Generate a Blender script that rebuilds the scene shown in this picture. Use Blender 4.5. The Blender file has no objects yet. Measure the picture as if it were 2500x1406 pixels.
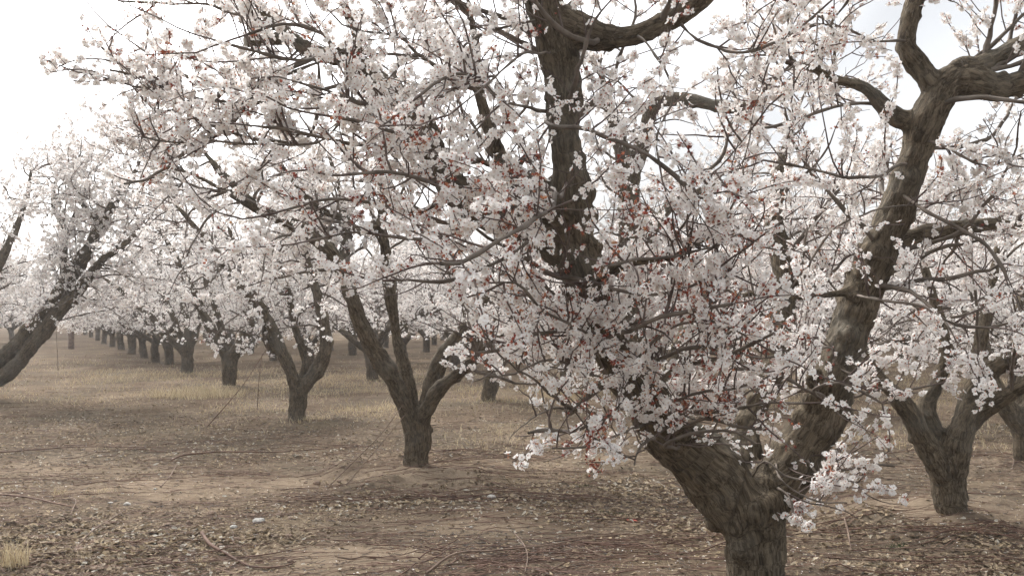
import bpy, math, time
import numpy as np
from mathutils import Vector
R = math.radians
T0 = time.time()
scn = bpy.context.scene
COL = scn.collection

# ------------------------------------------------------------------ camera
F = 2165.0; CX, CY = 1250.0, 703.0; HC = 1.60
PITCH = math.atan(57.0 / F)
cam_d = bpy.data.cameras.new("camera"); cam = bpy.data.objects.new("camera", cam_d); COL.objects.link(cam)
cam.location = (0, 0, HC); cam.rotation_euler = (math.pi / 2 + PITCH, 0, 0)
cam_d.sensor_fit = 'HORIZONTAL'; cam_d.sensor_width = 36.0; cam_d.lens = 36.0 * F / 2500.0
cam_d.clip_start = 0.05; cam_d.clip_end = 3000
scn.camera = cam

# ------------------------------------------------------------------ sky and sun (bright overcast, sun behind the trees at upper left)
SUN_EL, SUN_AZ = R(50), R(-34)          # azimuth measured from +Y towards +X
w = bpy.data.worlds.new("World"); scn.world = w; w.use_nodes = True
nt = w.node_tree; nt.nodes.clear()
out = nt.nodes.new("ShaderNodeOutputWorld"); bg = nt.nodes.new("ShaderNodeBackground")
sky = nt.nodes.new("ShaderNodeTexSky"); sky.sky_type = 'NISHITA'; sky.sun_disc = False
sky.sun_elevation = SUN_EL; sky.sun_rotation = SUN_AZ
sky.air_density = 1.0; sky.dust_density = 4.0; sky.ozone_density = 1.0
hs = nt.nodes.new("ShaderNodeHueSaturation"); hs.inputs['Saturation'].default_value = 0.20
tc = nt.nodes.new("ShaderNodeTexCoord"); nz = nt.nodes.new("ShaderNodeTexNoise")
nz.inputs['Scale'].default_value = 2.2; nz.inputs['Detail'].default_value = 4
mr = nt.nodes.new("ShaderNodeMapRange"); mr.inputs[1].default_value = .3; mr.inputs[2].default_value = .7
mr.inputs[3].default_value = .85; mr.inputs[4].default_value = 1.15
mx = nt.nodes.new("ShaderNodeMix"); mx.data_type = 'RGBA'; mx.blend_type = 'MULTIPLY'; mx.inputs[0].default_value = 1
nt.links.new(tc.outputs['Generated'], nz.inputs['Vector']); nt.links.new(nz.outputs[0], mr.inputs[0])
nt.links.new(sky.outputs[0], hs.inputs['Color']); nt.links.new(hs.outputs[0], mx.inputs[6]); nt.links.new(mr.outputs[0], mx.inputs[7])
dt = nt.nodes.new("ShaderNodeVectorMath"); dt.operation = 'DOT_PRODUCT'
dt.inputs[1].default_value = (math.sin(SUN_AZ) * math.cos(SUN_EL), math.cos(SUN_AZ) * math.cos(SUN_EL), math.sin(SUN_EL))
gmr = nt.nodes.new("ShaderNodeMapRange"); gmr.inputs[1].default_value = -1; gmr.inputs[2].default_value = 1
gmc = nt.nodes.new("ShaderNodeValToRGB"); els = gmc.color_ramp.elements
for k_, (p_, v_) in enumerate(((0, .92), (.58, .80), (.78, .32), (.90, .80), (1, 1.0))):  # added sky shaping by sun angle: lifted behind camera to light fronts, dipped between
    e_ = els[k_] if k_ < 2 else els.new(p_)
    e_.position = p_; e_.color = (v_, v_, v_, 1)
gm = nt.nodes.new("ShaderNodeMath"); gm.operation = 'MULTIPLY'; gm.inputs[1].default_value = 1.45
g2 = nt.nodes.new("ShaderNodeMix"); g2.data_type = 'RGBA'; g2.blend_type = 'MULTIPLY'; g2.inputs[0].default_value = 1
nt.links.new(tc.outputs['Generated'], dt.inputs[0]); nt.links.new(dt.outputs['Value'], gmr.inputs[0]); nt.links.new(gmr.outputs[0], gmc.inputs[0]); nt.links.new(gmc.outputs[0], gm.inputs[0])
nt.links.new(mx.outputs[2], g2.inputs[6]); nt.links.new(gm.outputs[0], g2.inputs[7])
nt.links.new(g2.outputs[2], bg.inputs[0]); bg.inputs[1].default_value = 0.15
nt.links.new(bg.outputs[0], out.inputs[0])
sun_d = bpy.data.lights.new("sun", 'SUN'); sun_d.energy = 1.0; sun_d.angle = R(40); sun_d.color = (1, .97, .93)
sun = bpy.data.objects.new("sun", sun_d); COL.objects.link(sun)
sdir = Vector((math.sin(SUN_AZ) * math.cos(SUN_EL), math.cos(SUN_AZ) * math.cos(SUN_EL), math.sin(SUN_EL)))
sun.rotation_euler = sdir.to_track_quat('Z', 'Y').to_euler()
vs = scn.view_settings
vs.view_transform = 'Standard'; vs.look = 'None'; vs.gamma = 1.0; vs.use_curve_mapping = False
vs.exposure = 1.24
cy = scn.cycles
cy.max_bounces = 10; cy.diffuse_bounces = 7; cy.transmission_bounces = 5; cy.transparent_max_bounces = 4; cy.volume_bounces = 1
cy.caustics_reflective = False; cy.caustics_refractive = False
cy.use_denoising = True
HAZE = 0.0013

# ------------------------------------------------------------------ helpers
def P(px, py, d):
    """point seen at photo pixel (px, py), d metres in front of the camera"""
    u = (px - CX) / F; v = -(py - CY) / F
    c, s = math.cos(PITCH), math.sin(PITCH)
    dy = c - s * v; dz = s + c * v
    k = d / dy
    return np.array([u * k, d, HC + dz * k])

def hash3(i):
    i = i.astype(np.int64)
    h = (i[..., 0] * 374761393 + i[..., 1] * 668265263 + i[..., 2] * 2147483647 * 3 + 1013904223) & 0xFFFFFFFF
    h = ((h ^ (h >> 13)) * 1274126177) & 0xFFFFFFFF
    h = (h ^ (h >> 16)) * 2246822519 & 0xFFFFFFFF
    return ((h >> 8) & 0xFFFF) / 65535.0

def vnoise(p):
    p = np.asarray(p, float); i = np.floor(p); f = p - i; f = f * f * (3 - 2 * f); i = i.astype(np.int64)
    r = 0
    for a in (0, 1):
        for b in (0, 1):
            for c in (0, 1):
                wt = (f[..., 0] if a else 1 - f[..., 0]) * (f[..., 1] if b else 1 - f[..., 1]) * (f[..., 2] if c else 1 - f[..., 2])
                r = r + wt * hash3(i + np.array([a, b, c]))
    return r * 2 - 1

def fbm(p, o=4):
    p = np.asarray(p, float); r = 0; a = 1.0; t = 0
    for k in range(o):
        r = r + a * vnoise(p * (2.03 ** k) + 17.3 * k); t += a; a *= .5
    return r / t

def norm(v):
    return v / np.maximum(np.linalg.norm(v, axis=-1, keepdims=True), 1e-9)

def mesh_np(name, verts, faces_list, mats, mat_idx=None, smooth=False, attrs=None):
    """faces_list: list of (n,k) int arrays; mat_idx: list of arrays/ints matching"""
    me = bpy.data.meshes.new(name)
    verts = np.asarray(verts, np.float32)
    faces_list = [np.asarray(f, np.int32) for f in faces_list]
    nl = sum(f.size for f in faces_list); nf = sum(len(f) for f in faces_list)
    me.vertices.add(len(verts)); me.vertices.foreach_set('co', verts.ravel())
    me.loops.add(nl); me.polygons.add(nf)
    me.loops.foreach_set('vertex_index', np.concatenate([f.ravel() for f in faces_list]))
    tot = np.concatenate([np.full(len(f), f.shape[1], np.int32) for f in faces_list])
    me.polygons.foreach_set('loop_start', np.concatenate([[0], np.cumsum(tot)[:-1]]).astype(np.int32))
    if mat_idx is not None:
        mi = np.concatenate([np.full(len(f), m, np.int32) if np.isscalar(m) else np.asarray(m, np.int32) for f, m in zip(faces_list, mat_idx)])
        me.polygons.foreach_set('material_index', mi)
    me.polygons.foreach_set('use_smooth', np.full(nf, bool(smooth)))
    for m in mats: me.materials.append(m)
    if attrs:
        for an, (dom, typ, val) in attrs.items():
            a = me.attributes.new(an, typ, dom)
            a.data.foreach_set('vector' if typ == 'FLOAT_VECTOR' else 'value', np.asarray(val, np.float32).ravel())
    me.update(calc_edges=True)
    return me

def obj(name, me, parent=None, loc=None):
    o = bpy.data.objects.new(name, me); COL.objects.link(o)
    if parent is not None: o.parent = parent
    if loc is not None: o.location = loc
    return o

def tag(o, label=None, cat=None, group=None, kind=None):
    if label: o['label'] = label
    if cat: o['category'] = cat
    if group: o['group'] = group
    if kind: o['kind'] = kind
    return o

# ------------------------------------------------------------------ materials
def mat(name):
    m = bpy.data.materials.new(name); m.use_nodes = True
    n = m.node_tree; b = n.nodes['Principled BSDF']; b.inputs['Roughness'].default_value = .85
    b.inputs['Specular IOR Level'].default_value = .2
    return m, n, b

def N(n, t, **kw):
    x = n.nodes.new(t)
    for k, v in kw.items(): setattr(x, k, v)
    return x

def ramp(n, stops):
    r = N(n, 'ShaderNodeValToRGB'); e = r.color_ramp.elements
    while len(e) < len(stops): e.new(.5)
    for x, (p, c) in zip(e, stops): x.position = p; x.color = (*c, 1)
    return r

def noise(n, vec, scale, detail=5, rough=.55):
    z = N(n, 'ShaderNodeTexNoise'); z.inputs['Scale'].default_value = scale; z.inputs['Detail'].default_value = detail
    z.inputs['Roughness'].default_value = rough
    if vec is not None: n.links.new(vec, z.inputs['Vector'])
    return z.outputs[0]

def mix(n, fac, a, b, mode='MIX'):
    x = N(n, 'ShaderNodeMix', data_type='RGBA', blend_type=mode)
    for s, v in ((0, fac), (6, a), (7, b)):
        if hasattr(v, 'is_linked') or hasattr(v, 'links'): n.links.new(v, x.inputs[s])
        elif isinstance(v, tuple): x.inputs[s].default_value = (*v, 1)
        else: x.inputs[s].default_value = v
    return x.outputs[2]

def bark_mat(name, dark, mid, light):
    m, n, b = mat(name)
    at = N(n, 'ShaderNodeAttribute', attribute_name='bark')
    v = at.outputs['Vector']
    g = N(n, 'ShaderNodeNewGeometry').outputs['Position']
    a1 = noise(n, v, 54, 8, .74); a2 = noise(n, g, 6.5, 5, .6); a3 = noise(n, g, 2.3, 3)
    c = ramp(n, [(.36, dark), (.50, mid), (.66, light)]); n.links.new(a1, c.inputs[0])
    r2 = ramp(n, [(.3, (.76, .75, .73)), (.7, (1.16, 1.14, 1.10))]); n.links.new(a2, r2.inputs[0])
    c2 = mix(n, 1.0, c.outputs[0], r2.outputs[0], 'MULTIPLY')
    # fissures: where a stretched noise crosses its middle value
    mp_ = N(n, 'ShaderNodeMapping'); mp_.inputs['Scale'].default_value = (1, 1, .55); n.links.new(v, mp_.inputs[0])
    fz = noise(n, mp_.outputs[0], 24, 5, .6)
    ab = N(n, 'ShaderNodeMath', operation='SUBTRACT'); n.links.new(fz, ab.inputs[0]); ab.inputs[1].default_value = .5
    ab2 = N(n, 'ShaderNodeMath', operation='ABSOLUTE'); n.links.new(ab.outputs[0], ab2.inputs[0])
    cr = ramp(n, [(.0, (.45, .43, .41)), (.04, (1, 1, 1))]); n.links.new(ab2.outputs[0], cr.inputs[0])
    c2 = mix(n, 1.0, c2, cr.outputs[0], 'MULTIPLY')
    r3 = ramp(n, [(.5, (0, 0, 0)), (.72, (.55, .55, .55))]); n.links.new(a3, r3.inputs[0])
    c3 = mix(n, r3.outputs[0], c2, (.16, .15, .125))
    n.links.new(c3, b.inputs['Base Color'])
    m2 = N(n, 'ShaderNodeMath', operation='MINIMUM'); n.links.new(ab2.outputs[0], m2.inputs[0]); m2.inputs[1].default_value = .06
    mm = N(n, 'ShaderNodeMath', operation='MULTIPLY_ADD'); n.links.new(m2.outputs[0], mm.inputs[0]); mm.inputs[1].default_value = 9.0; n.links.new(a1, mm.inputs[2])
    bp = N(n, 'ShaderNodeBump'); bp.inputs['Strength'].default_value = .8; bp.inputs['Distance'].default_value = .015
    n.links.new(mm.outputs[0], bp.inputs['Height']); n.links.new(bp.outputs[0], b.inputs['Normal'])
    b.inputs['Roughness'].default_value = .92
    return m

M = {}
M['bark'] = bark_mat('bark', (.056, .044, .031), (.126, .101, .071), (.208, .172, .124))
def twig_mat(name, c1, c2):
    m, n, b = mat(name)
    g = N(n, 'ShaderNodeNewGeometry').outputs['Position']
    r = ramp(n, [(.35, c1), (.65, c2)]); n.links.new(noise(n, g, 9, 4), r.inputs[0]); n.links.new(r.outputs[0], b.inputs['Base Color'])
    b.inputs['Roughness'].default_value = .75
    return m
M['branch'] = twig_mat('branch_bark', (.080, .064, .050), (.185, .155, .128))
M['twig'] = twig_mat('twig_bark', (.070, .048, .040), (.165, .130, .112))
M['pruned'] = twig_mat('pruned_bark', (.075, .042, .030), (.165, .100, .073))
M['stick'] = twig_mat('stick_bark', (.10, .065, .047), (.22, .16, .12))
M['cutwood'] = twig_mat('cut_wood', (.20, .18, .15), (.33, .30, .25))

def tone_mat(name, stops, transl=0.0, rough=.8):
    m, n, b = mat(name)
    at = N(n, 'ShaderNodeAttribute', attribute_name='tone')
    r = ramp(n, stops); n.links.new(at.outputs['Fac'], r.inputs[0])
    n.links.new(r.outputs[0], b.inputs['Base Color']); b.inputs['Roughness'].default_value = rough
    if transl > 0:
        t = N(n, 'ShaderNodeBsdfTranslucent'); n.links.new(r.outputs[0], t.inputs[0])
        x = N(n, 'ShaderNodeMixShader'); x.inputs[0].default_value = transl
        n.links.new(b.outputs[0], x.inputs[1]); n.links.new(t.outputs[0], x.inputs[2])
        n.links.new(x.outputs[0], n.nodes['Material Output'].inputs[0])
    return m
M['petal'] = tone_mat('petal', [(0, (.82, .765, .73)), (.3, (.87, .84, .81)), (1, (.90, .885, .86))], .40)
M['calyx'] = tone_mat('calyx', [(0, (.19, .040, .034)), (.45, (.36, .085, .055)), (.75, (.52, .185, .095)), (1, (.64, .36, .17))], .15)
M['stamen'] = tone_mat('stamen', [(0, (.50, .22, .17)), (.5, (.62, .42, .30)), (1, (.66, .56, .38))], .2)
BLOSSOM = [M['petal'], M['calyx'], M['stamen']]
M['leaf'] = tone_mat('dead_leaf', [(0, (.13, .097, .070)), (.3, (.19, .145, .103)), (.6, (.27, .21, .14)), (.85, (.34, .265, .165)), (1, (.42, .39, .33))], .1)
M['chip'] = tone_mat('wood_chip', [(0, (.05, .042, .036)), (.4, (.10, .085, .075)), (.8, (.20, .17, .145)), (1, (.34, .30, .25))])
M['straw'] = tone_mat('straw', [(0, (.30, .235, .145)), (.5, (.50, .41, .26)), (1, (.66, .57, .40))], .25)
M['weed'] = tone_mat('weed', [(0, (.028, .045, .016)), (1, (.06, .085, .03))], .2)
M['fallen'] = tone_mat('fallen_petal', [(0, (.62, .55, .50)), (1, (.8, .76, .72))])

# ------------------------------------------------------------------ tubes
def tubes(P3, Rd, sides, closed_tip=True):
    """P3 (N,K,3), Rd (N,K): returns verts, quads"""
    n, k, _ = P3.shape
    tg = np.empty_like(P3); tg[:, 1:-1] = P3[:, 2:] - P3[:, :-2]; tg[:, 0] = P3[:, 1] - P3[:, 0]; tg[:, -1] = P3[:, -1] - P3[:, -2]
    tg = norm(tg)
    md = norm(P3[:, -1] - P3[:, 0])
    ref = np.where(np.abs(md[:, 2:3]) < .8, np.array([[0, 0, 1.]]), np.array([[1., 0, 0]]))
    a = norm(np.cross(tg, ref[:, None, :])); b = np.cross(tg, a)
    th = np.arange(sides) * 2 * np.pi / sides
    V = P3[:, :, None, :] + Rd[:, :, None, None] * (np.cos(th)[None, None, :, None] * a[:, :, None, :] + np.sin(th)[None, None, :, None] * b[:, :, None, :])
    V = V.reshape(-1, 3)
    s = np.arange(sides); s2 = (s + 1) % sides
    ring = np.arange(k - 1)[:, None] * sides
    q = np.stack([ring + s, ring + s2, ring + sides + s2, ring + sides + s], -1).reshape(-1, 4)
    Q = (np.arange(n)[:, None, None] * (k * sides) + q[None]).reshape(-1, 4)
    return V, Q

def catmull(pts, step):
    pts = np.asarray(pts, float); n = len(pts)
    ext = np.vstack([2 * pts[0] - pts[1], pts, 2 * pts[-1] - pts[-2]])
    outp = []
    for i in range(n - 1):
        p0, p1, p2, p3 = ext[i:i + 4]
        m = max(2, int(np.linalg.norm(p2[:3] - p1[:3]) / step) + 1)
        t = np.linspace(0, 1, m, endpoint=False)[:, None]
        outp.append(.5 * (2 * p1 + (p2 - p0) * t + (2 * p0 - 5 * p1 + 4 * p2 - p3) * t * t + (3 * p1 - p0 - 3 * p2 + p3) * t ** 3))
    outp.append(pts[-1:]); return np.vstack(outp)

def wobble(pr, rng, amp, rvar=.1):
    """pr (K,4) xyz radius; lateral wobble in proportion to radius, ends fixed"""
    k = len(pr); s = np.concatenate([[0], np.cumsum(np.linalg.norm(np.diff(pr[:, :3], axis=0), axis=1))])
    o = rng.uniform(0, 100)
    q = np.stack([s / .32 + o, np.full(k, o * 1.7), np.full(k, 3.1)], 1)
    off = np.stack([fbm(q, 3), fbm(q + 31, 3), fbm(q + 57, 3)], 1)
    fade = np.minimum(1, s / .25)
    pr = pr.copy(); pr[:, :3] += off * (pr[:, 3] * amp * fade)[:, None]
    pr[:, 3] *= 1 + rvar * 2 * fbm(q * 1.7 + 11, 2)
    return pr

def grow(start, d, length, K, kink, up, rng):
    n = len(start); pts = np.empty((n, K, 3)); pts[:, 0] = start; d = norm(d); step = (length / (K - 1))[:, None]
    for k in range(1, K):
        pts[:, k] = pts[:, k - 1] + d * step
        d = norm(d + kink * rng.normal(size=(n, 3)) + np.array([0, 0, 1.]) * (up if np.isscalar(up) else up[:, None]))
    return pts

def sample_on(P3, Rd, per_m, rng, lo=.1, hi=1.0, jitter=True):
    """sample points along N polylines, density per metre. returns pos, tangent, radius, index, t"""
    L = np.linalg.norm(np.diff(P3, axis=1), axis=2).sum(1)
    cnt = rng.poisson(np.maximum(L * (hi - lo) * per_m, 0))
    idx = np.repeat(np.arange(len(P3)), cnt)
    t = rng.uniform(lo, hi, len(idx)); K = P3.shape[1]
    x = t * (K - 1); i = np.minimum(x.astype(int), K - 2); f = (x - i)[:, None]
    pos = P3[idx, i] * (1 - f) + P3[idx, i + 1] * f
    tg = norm(P3[idx, i + 1] - P3[idx, i])
    rd = Rd[idx, i] * (1 - f[:, 0]) + Rd[idx, i + 1] * f[:, 0]
    return pos, tg, rd, idx, t

def perp(tg, rng, bias=None):
    q = rng.normal(size=tg.shape)
    if bias is not None: q = q + bias
    q = q - (q * tg).sum(1, keepdims=True) * tg
    return norm(q)

# ------------------------------------------------------------------ flower templates
def flower_template(hi):
    V = []; quads = []; tris = []; qm = []; tm = []
    if hi:
        for p in range(5):
            a = p * 2 * np.pi / 5; u = np.array([np.cos(a), np.sin(a), 0]); s = np.array([-np.sin(a), np.cos(a), 0]); z = np.array([0, 0, 1.])
            b = len(V)
            V += [u * .10, u * .55 + s * .50 + z * .18, u * .62 - s * 0 + z * .07, u * .55 - s * .50 + z * .18, u * .97 + s * .30 + z * .33, u * .97 - s * .30 + z * .33]
            quads += [(b, b + 2, b + 4, b + 1), (b, b + 3, b + 5, b + 2)]; qm += [0, 0]
            tris += [(b + 2, b + 5, b + 4)]; tm += [0]
        b = len(V)                                                   # calyx cup and reflexed sepals behind
        for k in range(5):
            a = (k + .5) * 2 * np.pi / 5; V += [np.array([np.cos(a) * .25, np.sin(a) * .25, -.06])]
        V += [np.array([0, 0, -.42])]
        for k in range(5): tris += [(b + k, b + 5, b + (k + 1) % 5)]; tm += [1]
        b = len(V)                                                   # stamens: three thin blades fanning out of the centre
        for k in range(4):
            a = k * np.pi / 2 + .4; c = np.array([np.cos(a), np.sin(a), 0]); s = np.array([-np.sin(a), np.cos(a), 0])
            V += [s * .05, -s * .05, c * .26 + np.array([0, 0, .48])]; tris += [(b, b + 1, b + 2)]; tm += [2]; b += 3
    else:
        for p in range(5):
            a = p * 2 * np.pi / 5; u = np.array([np.cos(a), np.sin(a), 0]); s = np.array([-np.sin(a), np.cos(a), 0]); z = np.array([0, 0, 1.])
            b = len(V)
            V += [u * .04, u * .66 + s * .50 + z * .18, u * 1.0 + z * .32, u * .66 - s * .50 + z * .18]
            quads += [(b, b + 3, b + 2, b + 1)]; qm += [0]
        b = len(V)
        for k in range(3):
            a = k * 2 * np.pi / 3; V += [np.array([np.cos(a) * .25, np.sin(a) * .25, -.04])]
        V += [np.array([0, 0, -.45])]
        for k in range(3): tris += [(b + k, b + 3, b + (k + 1) % 3)]; tm += [1]
        b = len(V)
        V += [np.array([.2, 0, .09]), np.array([-.1, .17, .09]), np.array([-.1, -.17, .09])]; tris += [(b, b + 1, b + 2)]; tm += [2]
    return np.array(V), np.array(quads), np.array(tris), np.array(qm), np.array(tm)

def spent_template():
    """faded flower: red cup with a brush of stamens"""
    V = []; tris = []; tm = []
    for k in range(5):
        a = k * 2 * np.pi / 5; V += [np.array([np.cos(a) * .36, np.sin(a) * .36, .12])]
    V += [np.array([0, 0, -.42])]
    for k in range(5): tris += [(k, 5, (k + 1) % 5)]; tm += [1]
    for k in range(7):
        a = k * 2 * np.pi / 7 + .3; c = np.array([np.cos(a), np.sin(a), 0]); s = np.array([-np.sin(a), np.cos(a), 0]); b = len(V)
        rr = .72 if k % 2 else .40
        V += [s * .10, -s * .10, c * rr + np.array([0, 0, .62])]; tris += [(b, b + 1, b + 2)]; tm += [1 if k % 3 else 2]
    return np.array(V), np.zeros((0, 4), int), np.array(tris), np.zeros(0, int), np.array(tm)

def bud_template():
    V = [np.array([0, 0, -.4])]
    for k in range(4):
        a = k * np.pi / 2; V += [np.array([np.cos(a) * .22, np.sin(a) * .22, .05])]
    V += [np.array([0, 0, .5])]; tris = []; tm = []
    for k in range(4):
        tris += [(0, 1 + (k + 1) % 4, 1 + k)]; tm += [1]
        tris += [(5, 1 + k, 1 + (k + 1) % 4)]; tm += [0]
    return np.array(V), np.zeros((0, 4), int), np.array(tris), np.zeros(0, int), np.array(tm)
TPL = {'hi': flower_template(True), 'lo': flower_template(False), 'spent': spent_template(), 'bud': bud_template()}

def flowers_mesh(name, sets, rng):
    """sets: list of (template, pos, axis, scale, tone)"""
    VV = []; QQ = []; TT = []; QM = []; TM = []; QT = []; TT_ = []; base = 0
    for key, pos, ax, sc, tone in sets:
        if len(pos) == 0: continue
        V, q, t, qm, tm = TPL[key]; n = len(pos); m = len(V)
        ax = norm(ax); r = rng.normal(size=(n, 3)); x = norm(np.cross(ax, r)); y = np.cross(ax, x)
        jit = 1 + .16 * rng.normal(size=(n, m, 1)) * (np.linalg.norm(V, axis=1) > .3)[None, :, None]
        L = V[None] * jit
        wv = pos[:, None] + sc[:, None, None] * (L[..., 0:1] * x[:, None] + L[..., 1:2] * y[:, None] + L[..., 2:3] * ax[:, None])
        VV.append(wv.reshape(-1, 3)); off = base + np.arange(n)[:, None, None] * m
        if len(q): QQ.append((q[None] + off).reshape(-1, 4)); QM.append(np.tile(qm, n)); QT.append(np.repeat(tone, len(q)) + rng.normal(0, .07, n * len(q)))
        TT.append((t[None] + off).reshape(-1, 3)); TM.append(np.tile(tm, n)); TT_.append(np.repeat(tone, len(t)) + rng.normal(0, .12, n * len(t)))
        base += n * m
    fl = []; ml = []; tl = []
    if QQ: fl.append(np.vstack(QQ)); ml.append(np.concatenate(QM)); tl.append(np.concatenate(QT))
    fl.append(np.vstack(TT)); ml.append(np.concatenate(TM)); tl.append(np.concatenate(TT_))
    return mesh_np(name, np.vstack(VV), fl, BLOSSOM, ml, False, {'tone': ('FACE', 'FLOAT', np.clip(np.concatenate(tl), 0, 1))})

# ------------------------------------------------------------------ wood: chains melted together, then split into parts
def wood(chains, spheres, voxel, rng, rough=1.0, smooth_it=3):
    """chains: list of (K,4). One remeshed skin, returned as (verts, normals, bark, faces, chain id per face)"""
    VV = []; QQ = []; b = 0; caps = []
    for c in chains:
        S = 12
        V, Q = tubes(c[None, :, :3], c[None, :, 3], S)
        k = len(c); V = np.vstack([V, c[0, :3], c[-1, :3]])
        VV.append(V); QQ.append(Q + b)
        s = np.arange(S); s2 = (s + 1) % S
        caps.append(np.stack([np.full(S, b + k * S), b + s2, b + s], 1))
        e = b + (k - 1) * S
        caps.append(np.stack([np.full(S, b + k * S + 1), e + s, e + s2], 1)); b += len(V)
    for (p, r) in spheres:
        th, ph = np.meshgrid(np.linspace(0, np.pi, 7), np.arange(10) * 2 * np.pi / 10, indexing='ij')
        V = np.stack([np.sin(th) * np.cos(ph), np.sin(th) * np.sin(ph), np.cos(th)], -1).reshape(-1, 3) * r + p
        i = np.arange(6)[:, None] * 10; s = np.arange(10); s2 = (s + 1) % 10
        Q = np.stack([i + s, i + 10 + s, i + 10 + s2, i + s2], -1).reshape(-1, 4)
        VV.append(V); QQ.append(Q + b); b += len(V)
    me = mesh_np('melt', np.vstack(VV), [np.vstack(QQ), np.vstack(caps)], [])
    o = obj('melt', me); md = o.modifiers.new('r', 'REMESH'); md.mode = 'VOXEL'; md.voxel_size = voxel
    dg = bpy.context.evaluated_depsgraph_get(); ev = o.evaluated_get(dg); m2 = ev.to_mesh()
    nv = len(m2.vertices); co = np.empty(nv * 3, np.float32); m2.vertices.foreach_get('co', co); co = co.reshape(-1, 3).astype(float)
    nl = len(m2.loops); li = np.empty(nl, np.int32); m2.loops.foreach_get('vertex_index', li); f = li.reshape(-1, 4)
    ne = len(m2.edges); ed = np.empty(ne * 2, np.int32); m2.edges.foreach_get('vertices', ed); ed = ed.reshape(-1, 2)
    ev.to_mesh_clear(); bpy.data.objects.remove(o); bpy.data.meshes.remove(me)
    deg = np.bincount(ed.ravel(), minlength=nv)[:, None]
    for _ in range(smooth_it):
        acc = np.zeros_like(co)
        for a in range(3):
            acc[:, a] = np.bincount(ed[:, 0], co[ed[:, 1], a], nv) + np.bincount(ed[:, 1], co[ed[:, 0], a], nv)
        co = co * .4 + .6 * acc / np.maximum(deg, 1)
    # nearest skeleton segment
    A = np.vstack([c[:-1, :3] for c in chains]); B = np.vstack([c[1:, :3] for c in chains])
    RA = np.concatenate([c[:-1, 3] for c in chains]); cid = np.concatenate([np.full(len(c) - 1, i) for i, c in enumerate(chains)])
    S0 = np.concatenate([np.concatenate([[0], np.cumsum(np.linalg.norm(np.diff(c[:, :3], axis=0), axis=1))])[:-1] for c in chains])
    D = norm(B - A); best = np.full(nv, 1e9); bi = np.zeros(nv, int); bs = np.zeros(nv)
    for j in range(len(A)):
        rel = co - A[j]; t = np.clip(rel @ D[j], 0, np.linalg.norm(B[j] - A[j]))
        dd = np.linalg.norm(rel - t[:, None] * D[j], axis=1) - RA[j]
        k = dd < best; best[k] = dd[k]; bi[k] = j; bs[k] = S0[j] + t[k]
    ref = np.where(np.abs(D[:, 2:3]) < .97, np.array([[0, 0, 1.]]), np.array([[1., 0, 0]]))
    fx = norm(np.cross(D, np.array([[.31, .95, .12]]))); fy = np.cross(D, fx)
    rel = co - A[bi]; bark = np.stack([(rel * fx[bi]).sum(1), (rel * fy[bi]).sum(1), bs * .42 + cid[bi] * 3.7], 1)
    # vertex normals, bark relief
    def vnorm(co):
        fn = np.cross(co[f[:, 2]] - co[f[:, 0]], co[f[:, 3]] - co[f[:, 1]]); nn = np.zeros_like(co)
        for k in range(4):
            for a in range(3): nn[:, a] += np.bincount(f[:, k], fn[:, a], nv)
        return norm(nn)
    nn = vnorm(co)
    amp = np.minimum(RA[bi] * .11, .015) * rough
    h = fbm(bark * 34, 3) * .8 + fbm(co * 16 + 5, 3) * 1.1 + fbm(co * 6 + 3, 2) * 1.9
    co = co + nn * (amp * h)[:, None]
    nn = vnorm(co)
    fc = cid[bi[f[:, 0]]]
    return co, nn, bark, f, fc

def split_part(name, W, ids, material, parent):
    co, nn, bark, f, fc = W
    sel = f[np.isin(fc, ids)]
    if len(sel) == 0: return None
    u, inv = np.unique(sel, return_inverse=True)
    me = mesh_np(name, co[u], [inv.reshape(-1, 4)], [material], None, True, {'bark': ('POINT', 'FLOAT_VECTOR', bark[u])})
    me.normals_split_custom_set_from_vertices(nn[u].astype(np.float32))
    return obj(name, me, parent)

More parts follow.
